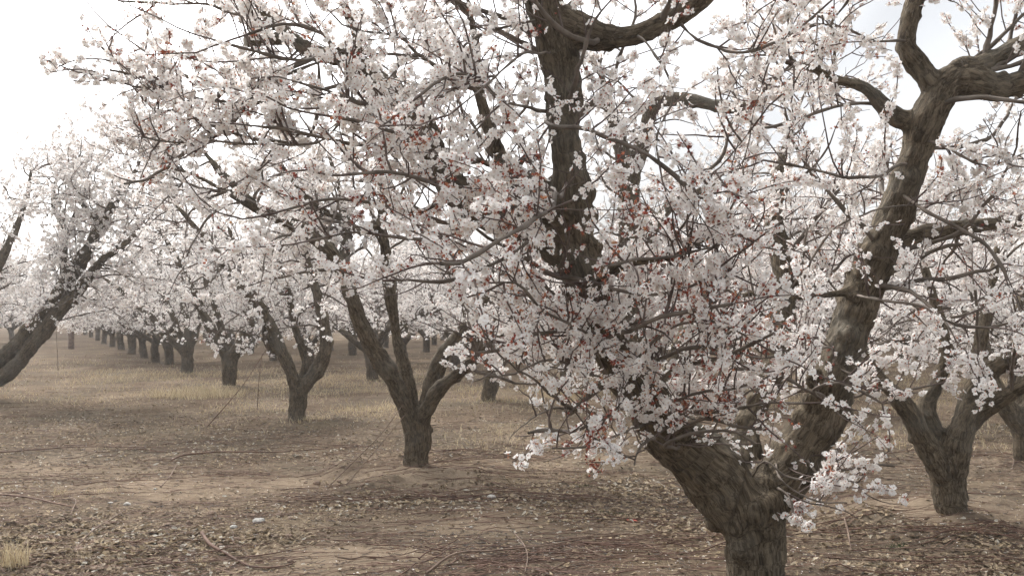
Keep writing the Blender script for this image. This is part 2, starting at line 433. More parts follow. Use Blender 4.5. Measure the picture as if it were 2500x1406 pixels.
# ------------------------------------------------------------------ tree builder
def build_tree(base, trunk, limbs, rng, voxel, lod, branches=(), l1=3.2, l1len=(.7, 1.4), l2=7.5, l2len=(.28, .75), l3=7, l3len=(.06, .28), gate=-.08, per_node=(2, 4), fl=34, fsize=.0155,
               bumps=10, bumpk=.5, named_branches=False, stubs=(), spent=.12, crown=None, keepout=None, clear=None, droop=0, spent_at=None, flmax=60000, updir=.10, limb_lo=.30, bare=.2, name='blossoming_tree'):
    """trunk/limbs: (K,4) in world metres. everything ends up relative to base"""
    base = np.asarray(base, float)
    root = bpy.data.objects.new(name, None); COL.objects.link(root); root.location = base
    root.empty_display_size = .3
    ch = []
    for i, c in enumerate([trunk] + list(limbs)):
        c = np.asarray(c, float).copy(); c[:, :3] -= base
        c = catmull(c, .09 if voxel < .02 else .14); ch.append(wobble(c, rng, .22 if i else .08, .10))
    sph = []
    for i, c in enumerate(ch):
        n = int(bumps * (1 if i else .3) * min(1, len(c) / 25))
        for _ in range(n):
            j = rng.integers(min(len(c) - 2, 2 + int(len(c) * (.12 if i else .3))), max(3, int(len(c) * .85))); r = c[j, 3]
            q = perp(norm(c[min(j + 1, len(c) - 1), :3] - c[j - 1, :3])[None], rng)[0]
            k = rng.uniform(.22, bumpk); sph.append((c[j, :3] + q * r * (1.02 - .35 * k), r * k))
    W = wood(ch, sph, voxel, rng)
    split_part('trunk', W, [0], M['bark'], root)
    limb_o = [split_part('limb', W, [i], M['bark'], root) for i in range(1, len(ch))]
    # --- level 1 branches
    limb_p = [c for c in ch[1:]]
    st = []; dr = []; rd = []; own = []
    ctr = np.array([ch[0][-1, 0], ch[0][-1, 1]])
    for li, c in enumerate(limb_p):
        L = np.linalg.norm(np.diff(c[:, :3], axis=0), axis=1).sum(); n = rng.poisson(L * l1)
        lo = limb_lo if np.linalg.norm(c[0, :3] - ch[0][-1, :3]) < .35 else .08
        t = np.sort(rng.uniform(lo, 1, n)); t = np.concatenate([t, [.995, 1.0, .99]])
        x = t * (len(c) - 1); i = np.minimum(x.astype(int), len(c) - 2)
        p = c[i, :3]; tg = norm(c[i + 1, :3] - c[i, :3]); outw = np.concatenate([p[:, :2] - ctr, np.zeros((len(p), 1))], 1); outw = norm(outw)
        q = perp(tg, rng, outw * .5 + np.array([0, 0, .35]))
        ends = (t > .985)[:, None]
        d = norm(q * np.where(ends, .55, 1) + tg * np.where(ends, 1.0, .45) + outw * .25)
        st.append(p + q * 0); dr.append(d); rd.append(np.clip(c[i, 3] * rng.uniform(.25, .5, len(p)), .007, .017)); own += [li] * len(p)
    st = np.vstack(st); dr = np.vstack(dr); rd = np.concatenate(rd); own = np.array(own)
    ln = rng.uniform(*l1len, len(st)) * (.6 + rd / .03)
    upv = updir * rng.uniform(-.6, 1.2, len(st))
    if droop:
        lowm = (rng.random(len(st)) < droop); upv = np.where(lowm, -.07, upv); dr = np.where(lowm[:, None], norm(dr * np.array([1, 1, .25])), dr)
    K1 = 18
    B1 = grow(st, dr, ln, K1, .15, upv * .66, rng)
    tp = np.linspace(1, .28, K1)[None]; R1 = rd[:, None] * tp * (1 + .12 * rng.normal(size=(len(rd), K1)))
    auth = np.zeros(len(B1), bool)
    if len(branches):
        ab = []; ar = []
        for bp in branches:
            c = np.asarray(bp, float).copy(); c[:, :3] -= base
            allp = np.vstack(limb_p); c0 = allp[int(np.argmin(np.linalg.norm(allp[:, :3] - c[0, :3], axis=1)))]
            gap = np.linalg.norm(c0[:3] - c[0, :3])
            c = np.vstack([[*c0[:3], c[0, 3]], c]) if gap > .05 else c
            c = catmull(c, .05); c = wobble(c, rng, 2.6, .05)
            s = np.linspace(0, len(c) - 1, K1); i = np.minimum(s.astype(int), len(c) - 2); f = (s - i)[:, None]
            c = c[i] * (1 - f) + c[i + 1] * f; ab.append(c[:, :3]); ar.append(np.minimum(c[:, 3], .0115) * rng.uniform(.5, .9) * (1 + .18 * rng.normal(size=K1)))
        ab = np.array(ab); B1 = np.concatenate([B1, ab]); R1 = np.concatenate([R1, np.array(ar)]); auth = np.concatenate([auth, np.ones(len(ab), bool)])
        for c in ab:
            own = np.append(own, int(np.argmin([np.min(np.linalg.norm(l[:, :3] - c[0], axis=1)) for l in limb_p])))
    if crown is not None:
        ok = crown(B1[:, -1] + base) | auth; ok &= crown(B1[:, K1 // 2] + base) | auth
        B1, R1, own, auth = B1[ok], R1[ok], own[ok], auth[ok]
    if keepout is not None:
        ok = ~keepout(B1[:, -1] + base) | auth; B1, R1, own, auth = B1[ok], R1[ok], own[ok], auth[ok]
    # --- level 2 branchlets
    p, tg, r_, ix, t_ = sample_on(B1, R1, l2, rng, .12, 1.0)
    if auth.any():
        e = sample_on(B1[auth], R1[auth], l2 * .7, rng, .3, 1.0); ai = np.where(auth)[0]
        p = np.vstack([p, e[0]]); tg = np.vstack([tg, e[1]]); ix = np.concatenate([ix, ai[e[3]]]); t_ = np.concatenate([t_, e[4]])
    tipsP = B1[:, -1]; tipsT = norm(B1[:, -1] - B1[:, -2])
    bi = np.array([0, 0, .55])
    d = norm(perp(tg, rng, bi) + tg * .55)
    p = np.vstack([p, tipsP]); d = np.vstack([d, tipsT]); a2 = np.concatenate([auth[ix], auth])
    ln = rng.uniform(*l2len, len(p)) * np.concatenate([1.15 - .5 * t_, np.ones(len(tipsP))])
    K2 = 7
    B2 = grow(p, d, ln, K2, .16, .05 * rng.uniform(-.5, 1.5, len(p)), rng); R2 = rng.uniform(.0032, .0058, len(p))[:, None] * np.linspace(1, .45, K2)[None]
    if clear is not None:
        ok = ~(clear(B2[:, 3] + base) | clear(B2[:, -1] + base)) | (rng.random(len(B2)) < .28); B2, R2, a2 = B2[ok], R2[ok], a2[ok]
    if keepout is not None:
        ok = ~(keepout(B2[:, 3] + base) | keepout(B2[:, -1] + base)); B2, R2, a2 = B2[ok], R2[ok], a2[ok]
    if crown is not None:
        ok = crown(B2[:, -1] + base) | (a2 & (np.linalg.norm(B2[:, -1] + base - np.array([0, 0, HC]), axis=1) > 2.4)); B2, R2, a2 = B2[ok], R2[ok], a2[ok]
    # --- level 3 shoots
    p, tg, r_, ix, t_ = sample_on(B2, R2, l3, rng, .1, 1.0)
    d = norm(perp(tg, rng, np.array([0, 0, .3])) + tg * .7)
    K3 = 4
    B3 = grow(p, d, rng.uniform(*l3len, len(p)), K3, .13, .05, rng); R3 = np.full((len(p), 1), .0022) * np.linspace(1, .6, K3)[None]
    # --- wood of the crown
    def per_branch(sel, parent, nm):
        V, Q = tubes(B1[sel][None], R1[sel][None], 8); o = obj(nm, mesh_np(nm, V, [Q], [M['branch']], None, True), parent); return o
    big = np.argsort(-R1[:, 0] - .02 * auth)[:90] if named_branches else np.zeros(0, int)
    for j in big: per_branch(j, limb_o[own[j]], 'branch')
    rest = np.setdiff1d(np.arange(len(B1)), big)
    VV = []; QQ = []; QMi = []; o_ = 0
    for (pp, rr, sd, mi) in ((B1[rest], R1[rest], 5, 0), (B2, R2, 4 if lod == 'hi' else 3, 1), (B3, R3, 3, 1)):
        if len(pp) == 0: continue
        V, Q = tubes(pp, rr, sd); VV.append(V); QQ.append(Q + o_); QMi.append(mi); o_ += len(V)
    tw = obj('twigs', mesh_np('twigs', np.vstack(VV), QQ, [M['branch'], M['twig']], QMi, True), root); tw['kind'] = 'stuff'
    # --- flowers in clusters along shoots and branchlets
    sets = []
    q2 = sample_on(B2, R2, fl * .55, rng, .15, 1.0); q3 = sample_on(B3, R3, fl * .9, rng, .2, 1.0)
    f2 = rng.random(len(B2)) > bare; f3 = rng.random(len(B3)) > bare * .6
    g2 = vnoise((q2[0] + base) * 15) > gate; g3 = vnoise((q3[0] + base) * 15) > gate
    k2 = f2[q2[3]] & g2; k3 = f3[q3[3]] & g3
    p = np.vstack([q2[0][k2], q3[0][k3]]); tg = np.vstack([q2[1][k2], q3[1][k3]])
    # whole clusters fade together: low-frequency noise decides
    n = len(p); cs = rng.integers(*per_node, n)
    p = np.repeat(p, cs, 0); tg = np.repeat(tg, cs, 0); n = len(p)
    ax = perp(tg, rng) + tg * rng.uniform(-.2, .5, (n, 1)); ax = norm(ax)
    pos = p + ax * rng.uniform(.006, .022, (n, 1)) * (fsize / .0155) + rng.normal(0, .005, (n, 3))
    if clear is not None:
        ok = ~clear(pos + base) | (rng.random(n) < .3); pos, ax, n = pos[ok], ax[ok], int(ok.sum())
    if keepout is not None:
        ok = ~keepout(pos + base); pos, ax, n = pos[ok], ax[ok], int(ok.sum())
    if n > flmax:
        k = rng.choice(n, flmax, False); pos, ax, n = pos[k], ax[k], flmax
    cl = vnoise((pos + base) * 9.5 + 3) + rng.normal(0, .07, n)
    u = rng.random(n); spv = spent if spent_at is None else spent_at(pos + base)
    sp = (cl > .86 - spv * 1.6) & (u < .62); bd = (~sp) & (u > .93)
    op = ~sp & ~bd
    sc = fsize * rng.uniform(.75, 1.15, n); tone = np.clip(.65 + .25 * fbm((pos + base) * 1.5, 2) + rng.normal(0, .2, n), 0, 1)
    old = np.clip(.45 + .5 * fbm((pos + base) * 3, 2) + rng.normal(0, .18, n), 0, 1)
    ct = np.where(sp, old, tone)
    sets = [(lod, pos[op], ax[op], sc[op], tone[op]), ('spent', pos[sp], ax[sp], sc[sp] * 1.3, old[sp]), ('bud', pos[bd], ax[bd], sc[bd] * .9, tone[bd])]
    bo = obj('blossoms', flowers_mesh('blossoms', sets, rng), root); bo['kind'] = 'stuff'
    print('tree', name, 'wood', len(W[0]), 'b1', len(B1), 'b2', len(B2), 'b3', len(B3), 'flowers', n, round(time.time() - T0, 1))
    return root, limb_o

def px(pts, d0=None):
    """list of (px,py,radius_px,depth) -> (K,4) world; depth carried on when left out"""
    o = []; d = d0
    for q in pts:
        if len(q) > 3: d = q[3]
        p = P(q[0], q[1], d); o.append([*p, q[2] * d / F])
    return np.array(o)

def px_depths(pts):
    """as px(), but depths given only at some points are interpolated"""
    k = [i for i, q in enumerate(pts) if len(q) > 3]; dv = np.interp(np.arange(len(pts)), k, [pts[i][3] for i in k])
    return px([(q[0], q[1], q[2], dv[i]) for i, q in enumerate(pts)])

def clear_for(lists, depth, grow_=1.0):
    """volume in front of the given limbs that pruning has kept open"""
    def fn(p):
        k = np.zeros(len(p), bool); d = p[:, 1]; c_, s_ = math.cos(PITCH), math.sin(PITCH)
        f = np.maximum(d * c_ + (p[:, 2] - HC) * s_, .1); up = -d * s_ + (p[:, 2] - HC) * c_; X = CX + F * p[:, 0] / f; Y = CY - F * up / f
        for L in lists:
            for a, b in zip(L[:-1], L[1:]):
                L2 = (b[0] - a[0]) ** 2 + (b[1] - a[1]) ** 2; t = np.clip(((X - a[0]) * (b[0] - a[0]) + (Y - a[1]) * (b[1] - a[1])) / L2, 0, 1)
                k |= (np.hypot(X - a[0] - t * (b[0] - a[0]), Y - a[1] - t * (b[1] - a[1])) < grow_ * (a[2] + t * (b[2] - a[2]))) & (d < depth)
        return k & (hash3(np.floor(p * 3.3).astype(np.int64)) < .72)
    return fn

def copy_tree(root, loc, rz, s):
    r = root.copy(); COL.objects.link(r); r.location = loc; r.rotation_euler = (0, 0, rz); r.scale = (s, s, s)
    for c in root.children:
        k = c.copy(); COL.objects.link(k); k.parent = r
        for g in c.children:
            h = g.copy(); COL.objects.link(h); h.parent = k
    return r

# ------------------------------------------------------------------ ground
TREE_XY = []      # filled with the trees' feet before the ground is made
def ground_h(x, y):
    p = np.stack([x, y, np.zeros_like(x)], -1)
    h = .05 * fbm(p * .35, 3) + .022 * fbm(p * 1.9 + 9, 3)
    near = np.clip((22 - y) / 14, 0, 1)
    h = h + near * (.012 * np.abs(fbm(p * 7 + 4, 2)) + .010 * fbm(p * 17, 2))
    clod = np.clip(fbm(p * .8 + 40, 2) * 2.2 + .15 - ((x + 1.6) * .25) * (y < 8), 0, 1)
    h = h + near * clod * .045 * np.clip(vnoise(p * 8.5 + 3) - .05, 0, 1)
    for (tx, ty, mh, mr) in TREE_XY:
        dd = np.hypot(x - tx, y - ty)
        k = np.exp(-(dd / mr) ** 2) * (1 + .6 * fbm(p * 3.2 + tx, 2))
        ring = np.exp(-((dd - mr * .95) / (mr * .35)) ** 2) * np.clip(fbm(p * 2.4 + ty, 2) + .25, 0, 1)
        h = h + mh * (k * .8 + ring * .9)
    return h
def gh(x, y): return float(ground_h(np.array([float(x)]), np.array([float(y)]))[0])

def foot(pxx, pyy, d): return P(pxx, pyy, d)[:2]
def row_pt(off, t): return np.array([.896 * off - .443 * t, .443 * off + .896 * t])

#FEET
A_B = np.array([*foot(1845, 1425, 5.17), 0]); B_B = np.array([*foot(1016, 1155, 8.77), 0]); C_B = np.array([*foot(2322, 1275, 6.73), 0])
D_B = np.array([*foot(725, 1028, 12.9), 0]); E_B = np.array([*foot(560, 945, 18.7), 0]); F_B = np.array([*foot(-62, 975, 16.1), 0])
G_B = np.array([*foot(1630, 1085, 10.7), 0]); I_B = np.array([*foot(1195, 985, 15.4), 0]); J_B = np.array([*foot(2505, 1145, 9.0), 0]); H_B = np.array([*foot(457, 908, 23.4), 0])
TREE_XY += [(B_B[0], B_B[1], .11, .75), (C_B[0], C_B[1], .14, .7), (A_B[0], A_B[1], .05, .7), (D_B[0], D_B[1], .07, .7), (E_B[0], E_B[1], .06, .7),
            (I_B[0], I_B[1], .06, .7), (J_B[0], J_B[1], .10, .7), (F_B[0], F_B[1], .05, .7), (G_B[0], G_B[1], .08, .7)]
for q in (A_B, B_B, C_B, D_B, E_B, F_B, G_B, H_B, I_B, J_B): q[2] = gh(q[0], q[1]) - .03
# ------------------------------------------------------------------ the nearest tree, forked at the right
rngA = np.random.default_rng(11)
A_trunk = px([(1848, 1470, 92, 5.17), (1845, 1400, 80, 5.17), (1840, 1320, 80), (1828, 1255, 92), (1812, 1205, 92)])
A_l = [
 px_depths([(1812, 1235, 80, 5.15), (1752, 1178, 82), (1690, 1122, 76), (1630, 1050, 68, 5.05), (1578, 975, 62), (1525, 900, 60), (1468, 800, 60, 4.75), (1425, 690, 58), (1398, 580, 57), (1388, 470, 50, 4.55), (1378, 350, 42), (1372, 220, 42), (1352, 110, 46), (1325, 15, 50, 4.45), (1275, -80, 36), (1225, -200, 28), (1190, -330, 20, 4.4)]),
 px_depths([(1365, 55, 44, 4.48), (1430, 80, 38), (1490, 92, 33), (1550, 88, 31), (1620, 58, 28), (1690, 18, 26), (1760, -35, 23), (1850, -120, 18), (1930, -230, 13, 4.2)]),
 px_depths([(1405, 640, 46, 4.68), (1330, 575, 46), (1235, 535, 42), (1140, 492, 40, 4.6), (1078, 420, 36), (1045, 330, 33), (985, 240, 30), (915, 190, 30), (850, 140, 28, 4.5), (775, 135, 21), (705, 88, 18), (650, 35, 15), (600, -40, 12), (560, -130, 10, 4.4)]),
 px_depths([(1385, 520, 44, 4.58), (1320, 480, 44), (1270, 460, 40), (1225, 400, 22), (1200, 330, 17, 4.75), (1170, 220, 13), (1165, 120, 11), (1140, 10, 9, 4.9)]),
 px_depths([(880, 165, 18, 4.5), (870, 90, 13), (840, 10, 12), (830, -90, 10), (800, -200, 10, 4.6)]),
 px_depths([(1840, 1230, 70, 5.2), (1895, 1180, 68), (1952, 1105, 61), (2000, 1020, 52), (2028, 940, 49), (2055, 850, 47), (2085, 760, 48), (2118, 670, 47, 5.15), (2155, 585, 43), (2192, 495, 40), (2222, 400, 38), (2255, 305, 39), (2300, 215, 41, 4.95), (2345, 180, 36)]),
 px_depths([(2290, 225, 36, 4.96), (2245, 165, 27), (2212, 115, 24), (2222, 40, 23), (2248, -50, 20), (2262, -160, 16), (2250, -290, 11, 4.9)]),
 px_depths([(2310, 200, 36, 4.95), (2370, 196, 36), (2440, 215, 30), (2520, 185, 27), (2620, 130, 22), (2740, 40, 15, 4.8)]),
 px_depths([(2335, 180, 36, 4.95), (2400, 160, 26), (2475, 118, 22), (2570, 60, 18), (2660, -40, 13, 4.9)]),
 px_depths([(2140, 615, 32, 5.15), (2200, 590, 24), (2260, 572, 21), (2335, 558, 19), (2420, 545, 17), (2510, 560, 14), (2620, 540, 10, 5.3)]),
 px_depths([(2235, 300, 28, 5.05), (2185, 285, 24), (2150, 255, 20), (2110, 215, 15), (2040, 195, 13), (1975, 165, 10), (1915, 150, 8, 4.7)]),
 px_depths([(1825, 1220, 58, 5.25), (1815, 1130, 42), (1812, 1050, 42), (1838, 990, 38), (1880, 915, 33, 5.75), (1905, 830, 29), (1915, 730, 27), (1905, 620, 25), (1888, 530, 22, 6.1), (1900, 430, 16), (1930, 320, 11, 6.3)]),
 px_depths([(2110, 690, 30, 5.15), (2050, 715, 11), (1960, 722, 10), (1870, 715, 9), (1780, 725, 7, 4.8)]),
 px_depths([(1565, 960, 34, 4.98), (1500, 930, 17, 4.7), (1440, 960, 13), (1390, 1010, 10, 4.2)]),
 px_depths([(1440, 720, 34, 4.65), (1500, 655, 18, 4.3), (1560, 640, 12), (1650, 628, 9, 3.9)]),
]
A_br = [px_depths(b) for b in [
 [(1500, 930, 14, 4.8), (1420, 905, 9, 4.3), (1330, 880, 8), (1270, 900, 6), (1228, 915, 4, 3.9)],
 [(1560, 980, 14, 4.8), (1490, 1005, 9, 4.3), (1400, 1050, 7), (1330, 1045, 6), (1285, 1055, 4, 4.0)],
 [(1600, 1040, 14, 4.9), (1520, 1062, 8, 4.4), (1430, 1085, 6), (1345, 1090, 4, 4.1)],
 [(1640, 1080, 12, 4.9), (1590, 1062, 7, 4.4), (1555, 1090, 5), (1545, 1130, 4, 4.2)],
 [(1385, 440, 12, 4.55), (1362, 490, 11, 3.9), (1325, 515, 10), (1248, 567, 9, 3.3), (1149, 642, 8), (1080, 645, 5, 3.1)],
 [(1800, 570, 12, 4.9), (1725, 605, 9, 4.0), (1650, 632, 8), (1547, 642, 7), (1482, 645, 5, 3.4)],
 [(1340, 300, 14, 4.3), (1423, 313, 10, 4.0), (1512, 353, 9), (1600, 393, 8), (1690, 470, 6, 3.9)],
 [(1350, 255, 15, 4.4), (1285, 258, 11, 4.0), (1219, 239, 10), (1174, 186, 9), (1100, 190, 7), (1030, 230, 5, 3.5)],
 [(1290, 60, 14, 4.4), (1200, 60, 10), (1130, 105, 9), (1100, 160, 7), (1050, 235, 5, 4.0)],
 [(1190, 400, 13, 4.5), (1090, 380, 9), (990, 363, 9), (890, 345, 8), (797, 333, 8), (690, 308, 6), (600, 300, 4, 4.0)],
 [(900, 195, 18, 4.5), (780, 205, 13), (690, 232, 12), (600, 258, 12), (500, 256, 9), (440, 222, 6), (380, 215, 4, 4.2)],
 [(820, 140, 14, 4.5), (730, 170, 10), (620, 200, 9), (520, 215, 7), (420, 170, 6), (330, 110, 4, 4.3)],
 [(640, 60, 13, 4.4), (560, 40, 10), (470, 20, 8), (380, 10, 6), (290, 0, 4, 4.3)],
 [(600, 255, 9, 4.4), (500, 280, 7), (420, 300, 6), (350, 240, 5), (290, 150, 4), (230, 90, 3, 4.2)],
 [(500, 260, 8, 4.4), (420, 230, 6), (340, 190, 5), (270, 170, 4, 4.2)],
 [(760, 330, 9, 4.3), (640, 330, 7), (520, 310, 6), (420, 260, 5), (350, 200, 4, 4.2)],
 [(800, 335, 9, 4.2), (650, 350, 7), (520, 345, 6), (420, 350, 5), (345, 335, 4, 4.0)],
 [(1130, 480, 13, 4.5), (1010, 520, 9, 4.2), (900, 500, 8), (800, 490, 6), (700, 510, 4, 3.9)],
 [(1230, 520, 13, 4.4), (1130, 570, 9, 3.9), (1010, 585, 7), (880, 570, 6), (760, 590, 4, 3.6)],
 [(1330, 560, 13, 4.5), (1230, 640, 9, 3.9), (1120, 680, 8), (1040, 690, 6), (960, 690, 4, 3.6)],
 [(1450, 770, 13, 4.6), (1380, 800, 9, 4.2), (1300, 815, 8), (1230, 850, 6), (1160, 860, 4, 3.9)],
 [(1490, 840, 13, 4.7), (1420, 800, 9, 4.1), (1330, 760, 7), (1270, 700, 6), (1210, 690, 4, 3.7)],
 [(1530, 890, 13, 4.7), (1590, 840, 10, 4.2), (1660, 800, 8), (1740, 790, 6), (1830, 830, 4, 3.8)],
 [(1560, 950, 12, 4.8), (1640, 900, 9, 4.3), (1740, 880, 8), (1820, 850, 6), (1900, 810, 4, 4.0)],
 [(1610, 1010, 12, 4.9), (1700, 1010, 8, 4.5), (1790, 1005, 7), (1870, 985, 6), (1960, 985, 4, 4.3)],
 [(1660, 1090, 11, 4.9), (1620, 1080, 8, 4.6), (1700, 1050, 7), (1790, 1050, 5), (1850, 1080, 4, 4.5)],
 [(2010, 980, 11, 5.1), (1990, 950, 7, 4.7), (2060, 935, 6), (2110, 960, 5), (2160, 990, 4, 4.5)],
 [(2030, 900, 12, 5.1), (2140, 940, 8, 4.8), (2200, 950, 6), (2280, 940, 4, 4.6)],
 [(1890, 1130, 5, 5.1), (1905, 1165, 4, 4.8), (1945, 1200, 3), (2010, 1225, 5), (2070, 1228, 3, 4.7)],
 [(1900, 1190, 4, 5.0), (1925, 1215, 3, 4.8), (1932, 1250, 4), (1928, 1275, 3, 4.75)],
 [(1950, 1160, 5, 5.1), (2020, 1150, 4, 4.9), (2080, 1150, 5), (2140, 1135, 4), (2185, 1140, 3, 4.8)],
 [(1960, 1110, 4, 5.1), (2010, 1170, 3, 4.9), (2070, 1165, 4), (2100, 1190, 3, 4.8)],
 [(1830, 1170, 5, 5.1), (1870, 1120, 4, 4.8), (1905, 1150, 5), (1960, 1165, 4, 4.7)],
 [(2085, 720, 12, 5.1), (2150, 730, 8, 4.7), (2230, 740, 7), (2330, 790, 6), (2420, 800, 4, 4.4)],
 [(2200, 470, 11, 5.0), (2290, 530, 10, 4.8), (2350, 560, 9), (2410, 600, 7), (2460, 680, 5, 4.6)],
 [(2225, 400, 11, 5.0), (2150, 430, 8, 4.6), (2060, 440, 7), (1980, 410, 6), (1890, 400, 4, 4.3)],
 [(2240, 340, 11, 5.0), (2340, 370, 8, 4.7), (2420, 400, 7), (2490, 380, 5, 4.5)],
 [(1660, 60, 12, 4.3), (1700, 100, 9), (1770, 125, 8), (1850, 120, 7), (1930, 80, 5), (2000, 20, 4, 4.1)],
 [(1560, 90, 10, 4.3), (1620, 150, 8, 4.1), (1640, 240, 7), (1600, 330, 5), (1610, 400, 4, 3.9)],
 [(1930, 160, 9, 4.8), (1870, 220, 8), (1790, 300, 7), (1760, 380, 6), (1700, 440, 4, 4.4)],
 [(2150, 260, 11, 5.0), (2080, 250, 8), (2000, 270, 7), (1900, 310, 6), (1800, 330, 4, 4.6)],
 [(2210, 100, 12, 4.9), (2120, 95, 9), (2050, 70, 8), (1990, 60, 6), (1930, 90, 4, 4.6)],
 [(1600, 1000, 12, 4.9), (1690, 960, 8, 4.4), (1780, 950, 6), (1860, 930, 4, 4.2)], [(1540, 900, 12, 4.8), (1640, 860, 8, 4.1), (1730, 850, 6), (1800, 800, 4, 3.8)],
 [(1480, 830, 12, 4.7), (1580, 790, 8, 4.0), (1680, 760, 6), (1790, 740, 4, 3.7)], [(1640, 1060, 10, 4.9), (1720, 1020, 7, 4.5), (1800, 1040, 5), (1870, 1050, 4, 4.4)],
 [(2020, 970, 10, 5.1), (1940, 930, 7, 4.6), (1860, 900, 5), (1790, 900, 4, 4.3)], [(2050, 860, 10, 5.1), (1960, 850, 7, 4.6), (1880, 870, 5), (1800, 860, 4, 4.2)],
 [(985, 240, 12, 4.4), (900, 260, 8, 3.9), (820, 230, 6), (730, 200, 4, 3.6)], [(850, 140, 12, 4.4), (800, 95, 8, 3.9), (700, 60, 6), (600, 80, 4, 3.7)],
 [(1060, 350, 12, 4.5), (980, 330, 8, 3.8), (900, 300, 6), (800, 280, 4, 3.5)], [(775, 135, 11, 4.4), (700, 145, 7, 4.0), (620, 120, 5), (520, 90, 4, 3.8)], [(1110, 470, 12, 4.5), (1040, 440, 8, 3.8), (960, 420, 6), (850, 430, 4, 3.5)],
 [(1350, 120, 12, 4.5), (1260, 150, 8, 3.8), (1200, 200, 6), (1130, 260, 4, 3.5)], [(1420, 680, 12, 4.6), (1500, 700, 8, 4.1), (1590, 720, 7), (1690, 700, 5), (1760, 650, 4, 3.8)],
]]
# foliage of the nearest tree keeps clear of its own lower trunk, of the lens and of the ground
def clearA(p):
    # the pruned-out gaps before the two great limbs, so that both stand free
    k = np.zeros(len(p), bool); d = p[:, 1]; c_, s_ = math.cos(PITCH), math.sin(PITCH)
    f = d * c_ + (p[:, 2] - HC) * s_; up = -d * s_ + (p[:, 2] - HC) * c_; X = CX + F * p[:, 0] / f; Y = CY - F * up / f
    for (x0, y0, x1, y1, w0, w1) in ((1352, 60, 1372, 220, 52, 50), (1372, 220, 1380, 380, 50, 50), (1380, 380, 1392, 540, 46, 34), (1392, 540, 1445, 720, 34, 30), (2040, 900, 2085, 760, 50, 58), (2085, 760, 2155, 585, 58, 55), (2155, 585, 2222, 400, 55, 48), (2222, 400, 2300, 190, 48, 60), (2300, 190, 2480, 170, 60, 50),
            (1700, 1130, 1800, 1260, 95, 110), (1640, 1080, 1700, 1130, 50, 95), (1960, 1100, 2010, 1010, 55, 50), (1800, 1260, 1845, 1400, 100, 90), (1815, 1130, 1815, 1050, 35, 35), (1400, 60, 1560, 90, 40, 38)):
        L2 = (x1 - x0) ** 2 + (y1 - y0) ** 2; t = np.clip(((X - x0) * (x1 - x0) + (Y - y0) * (y1 - y0)) / L2, 0, 1)
        k |= (np.hypot(X - x0 - t * (x1 - x0), Y - y0 - t * (y1 - y0)) < w0 + t * (w1 - w0)) & (d < 5.2)
    return k
def keepA(p):
    k = np.linalg.norm(p - np.array([0, 0, HC]), axis=1) < 2.3
    tr = P(1800, 1250, 4.9); k |= (np.abs(p[:, 0] - tr[0]) < .42) & (p[:, 2] < .72) & (p[:, 1] < 5.3) & (p[:, 0] < P(1880, 1200, 4.9)[0])
    k |= (p[:, 2] < .42) | ((p[:, 2] < 1.0) & (p[:, 0] > 2.05)) | ((p[:, 2] < .82) & (p[:, 0] < 1.2)) | ((p[:, 2] < 1.28) & (p[:, 0] < -.02)) | ((p[:, 2] < 1.52) & (p[:, 0] < -.28))
    k |= p[:, 0] < -2.12 + .3 * np.clip(2.6 - p[:, 2], 0, 2)
    return k
def crownA(p):
    c = np.array([.9, 4.9, 2.6]); q = (p - c) / np.array([3.1, 2.6, 2.2])
    k = (q ** 2).sum(1) < 1
    k &= np.linalg.norm(p - np.array([0, 0, HC]), axis=1) > 2.4
    k &= ~((p[:, 2] < .95) & (p[:, 1] < 5.0))
    k &= ~((p[:, 0] < -.3) & (p[:, 2] < 1.68))
    return k
treeA, limbsA = build_tree(A_B, A_trunk, A_l, rngA, .013, 'hi', A_br, l1=2.9, l1len=(.5, 1.15), l2=9.5, l2len=(.2, .62), l3=8, l3len=(.03, .13), gate=-.45, per_node=(1, 4), fl=80, fsize=.0150, bumps=30,
    named_branches=True, spent=.2, spent_at=lambda p: np.where((p[:, 1] < 4.6) & (p[:, 2] < 2.35) & (p[:, 0] > -.9) & (p[:, 0] < 1.5), .44, .20), bumpk=.55, crown=crownA, keepout=keepA, clear=clearA, flmax=120000, limb_lo=.34, bare=.34, name='blossoming_tree')
tag(treeA, 'biggest gnarled tree nearest the camera, its thick forked trunk cut by the bottom edge', 'tree')
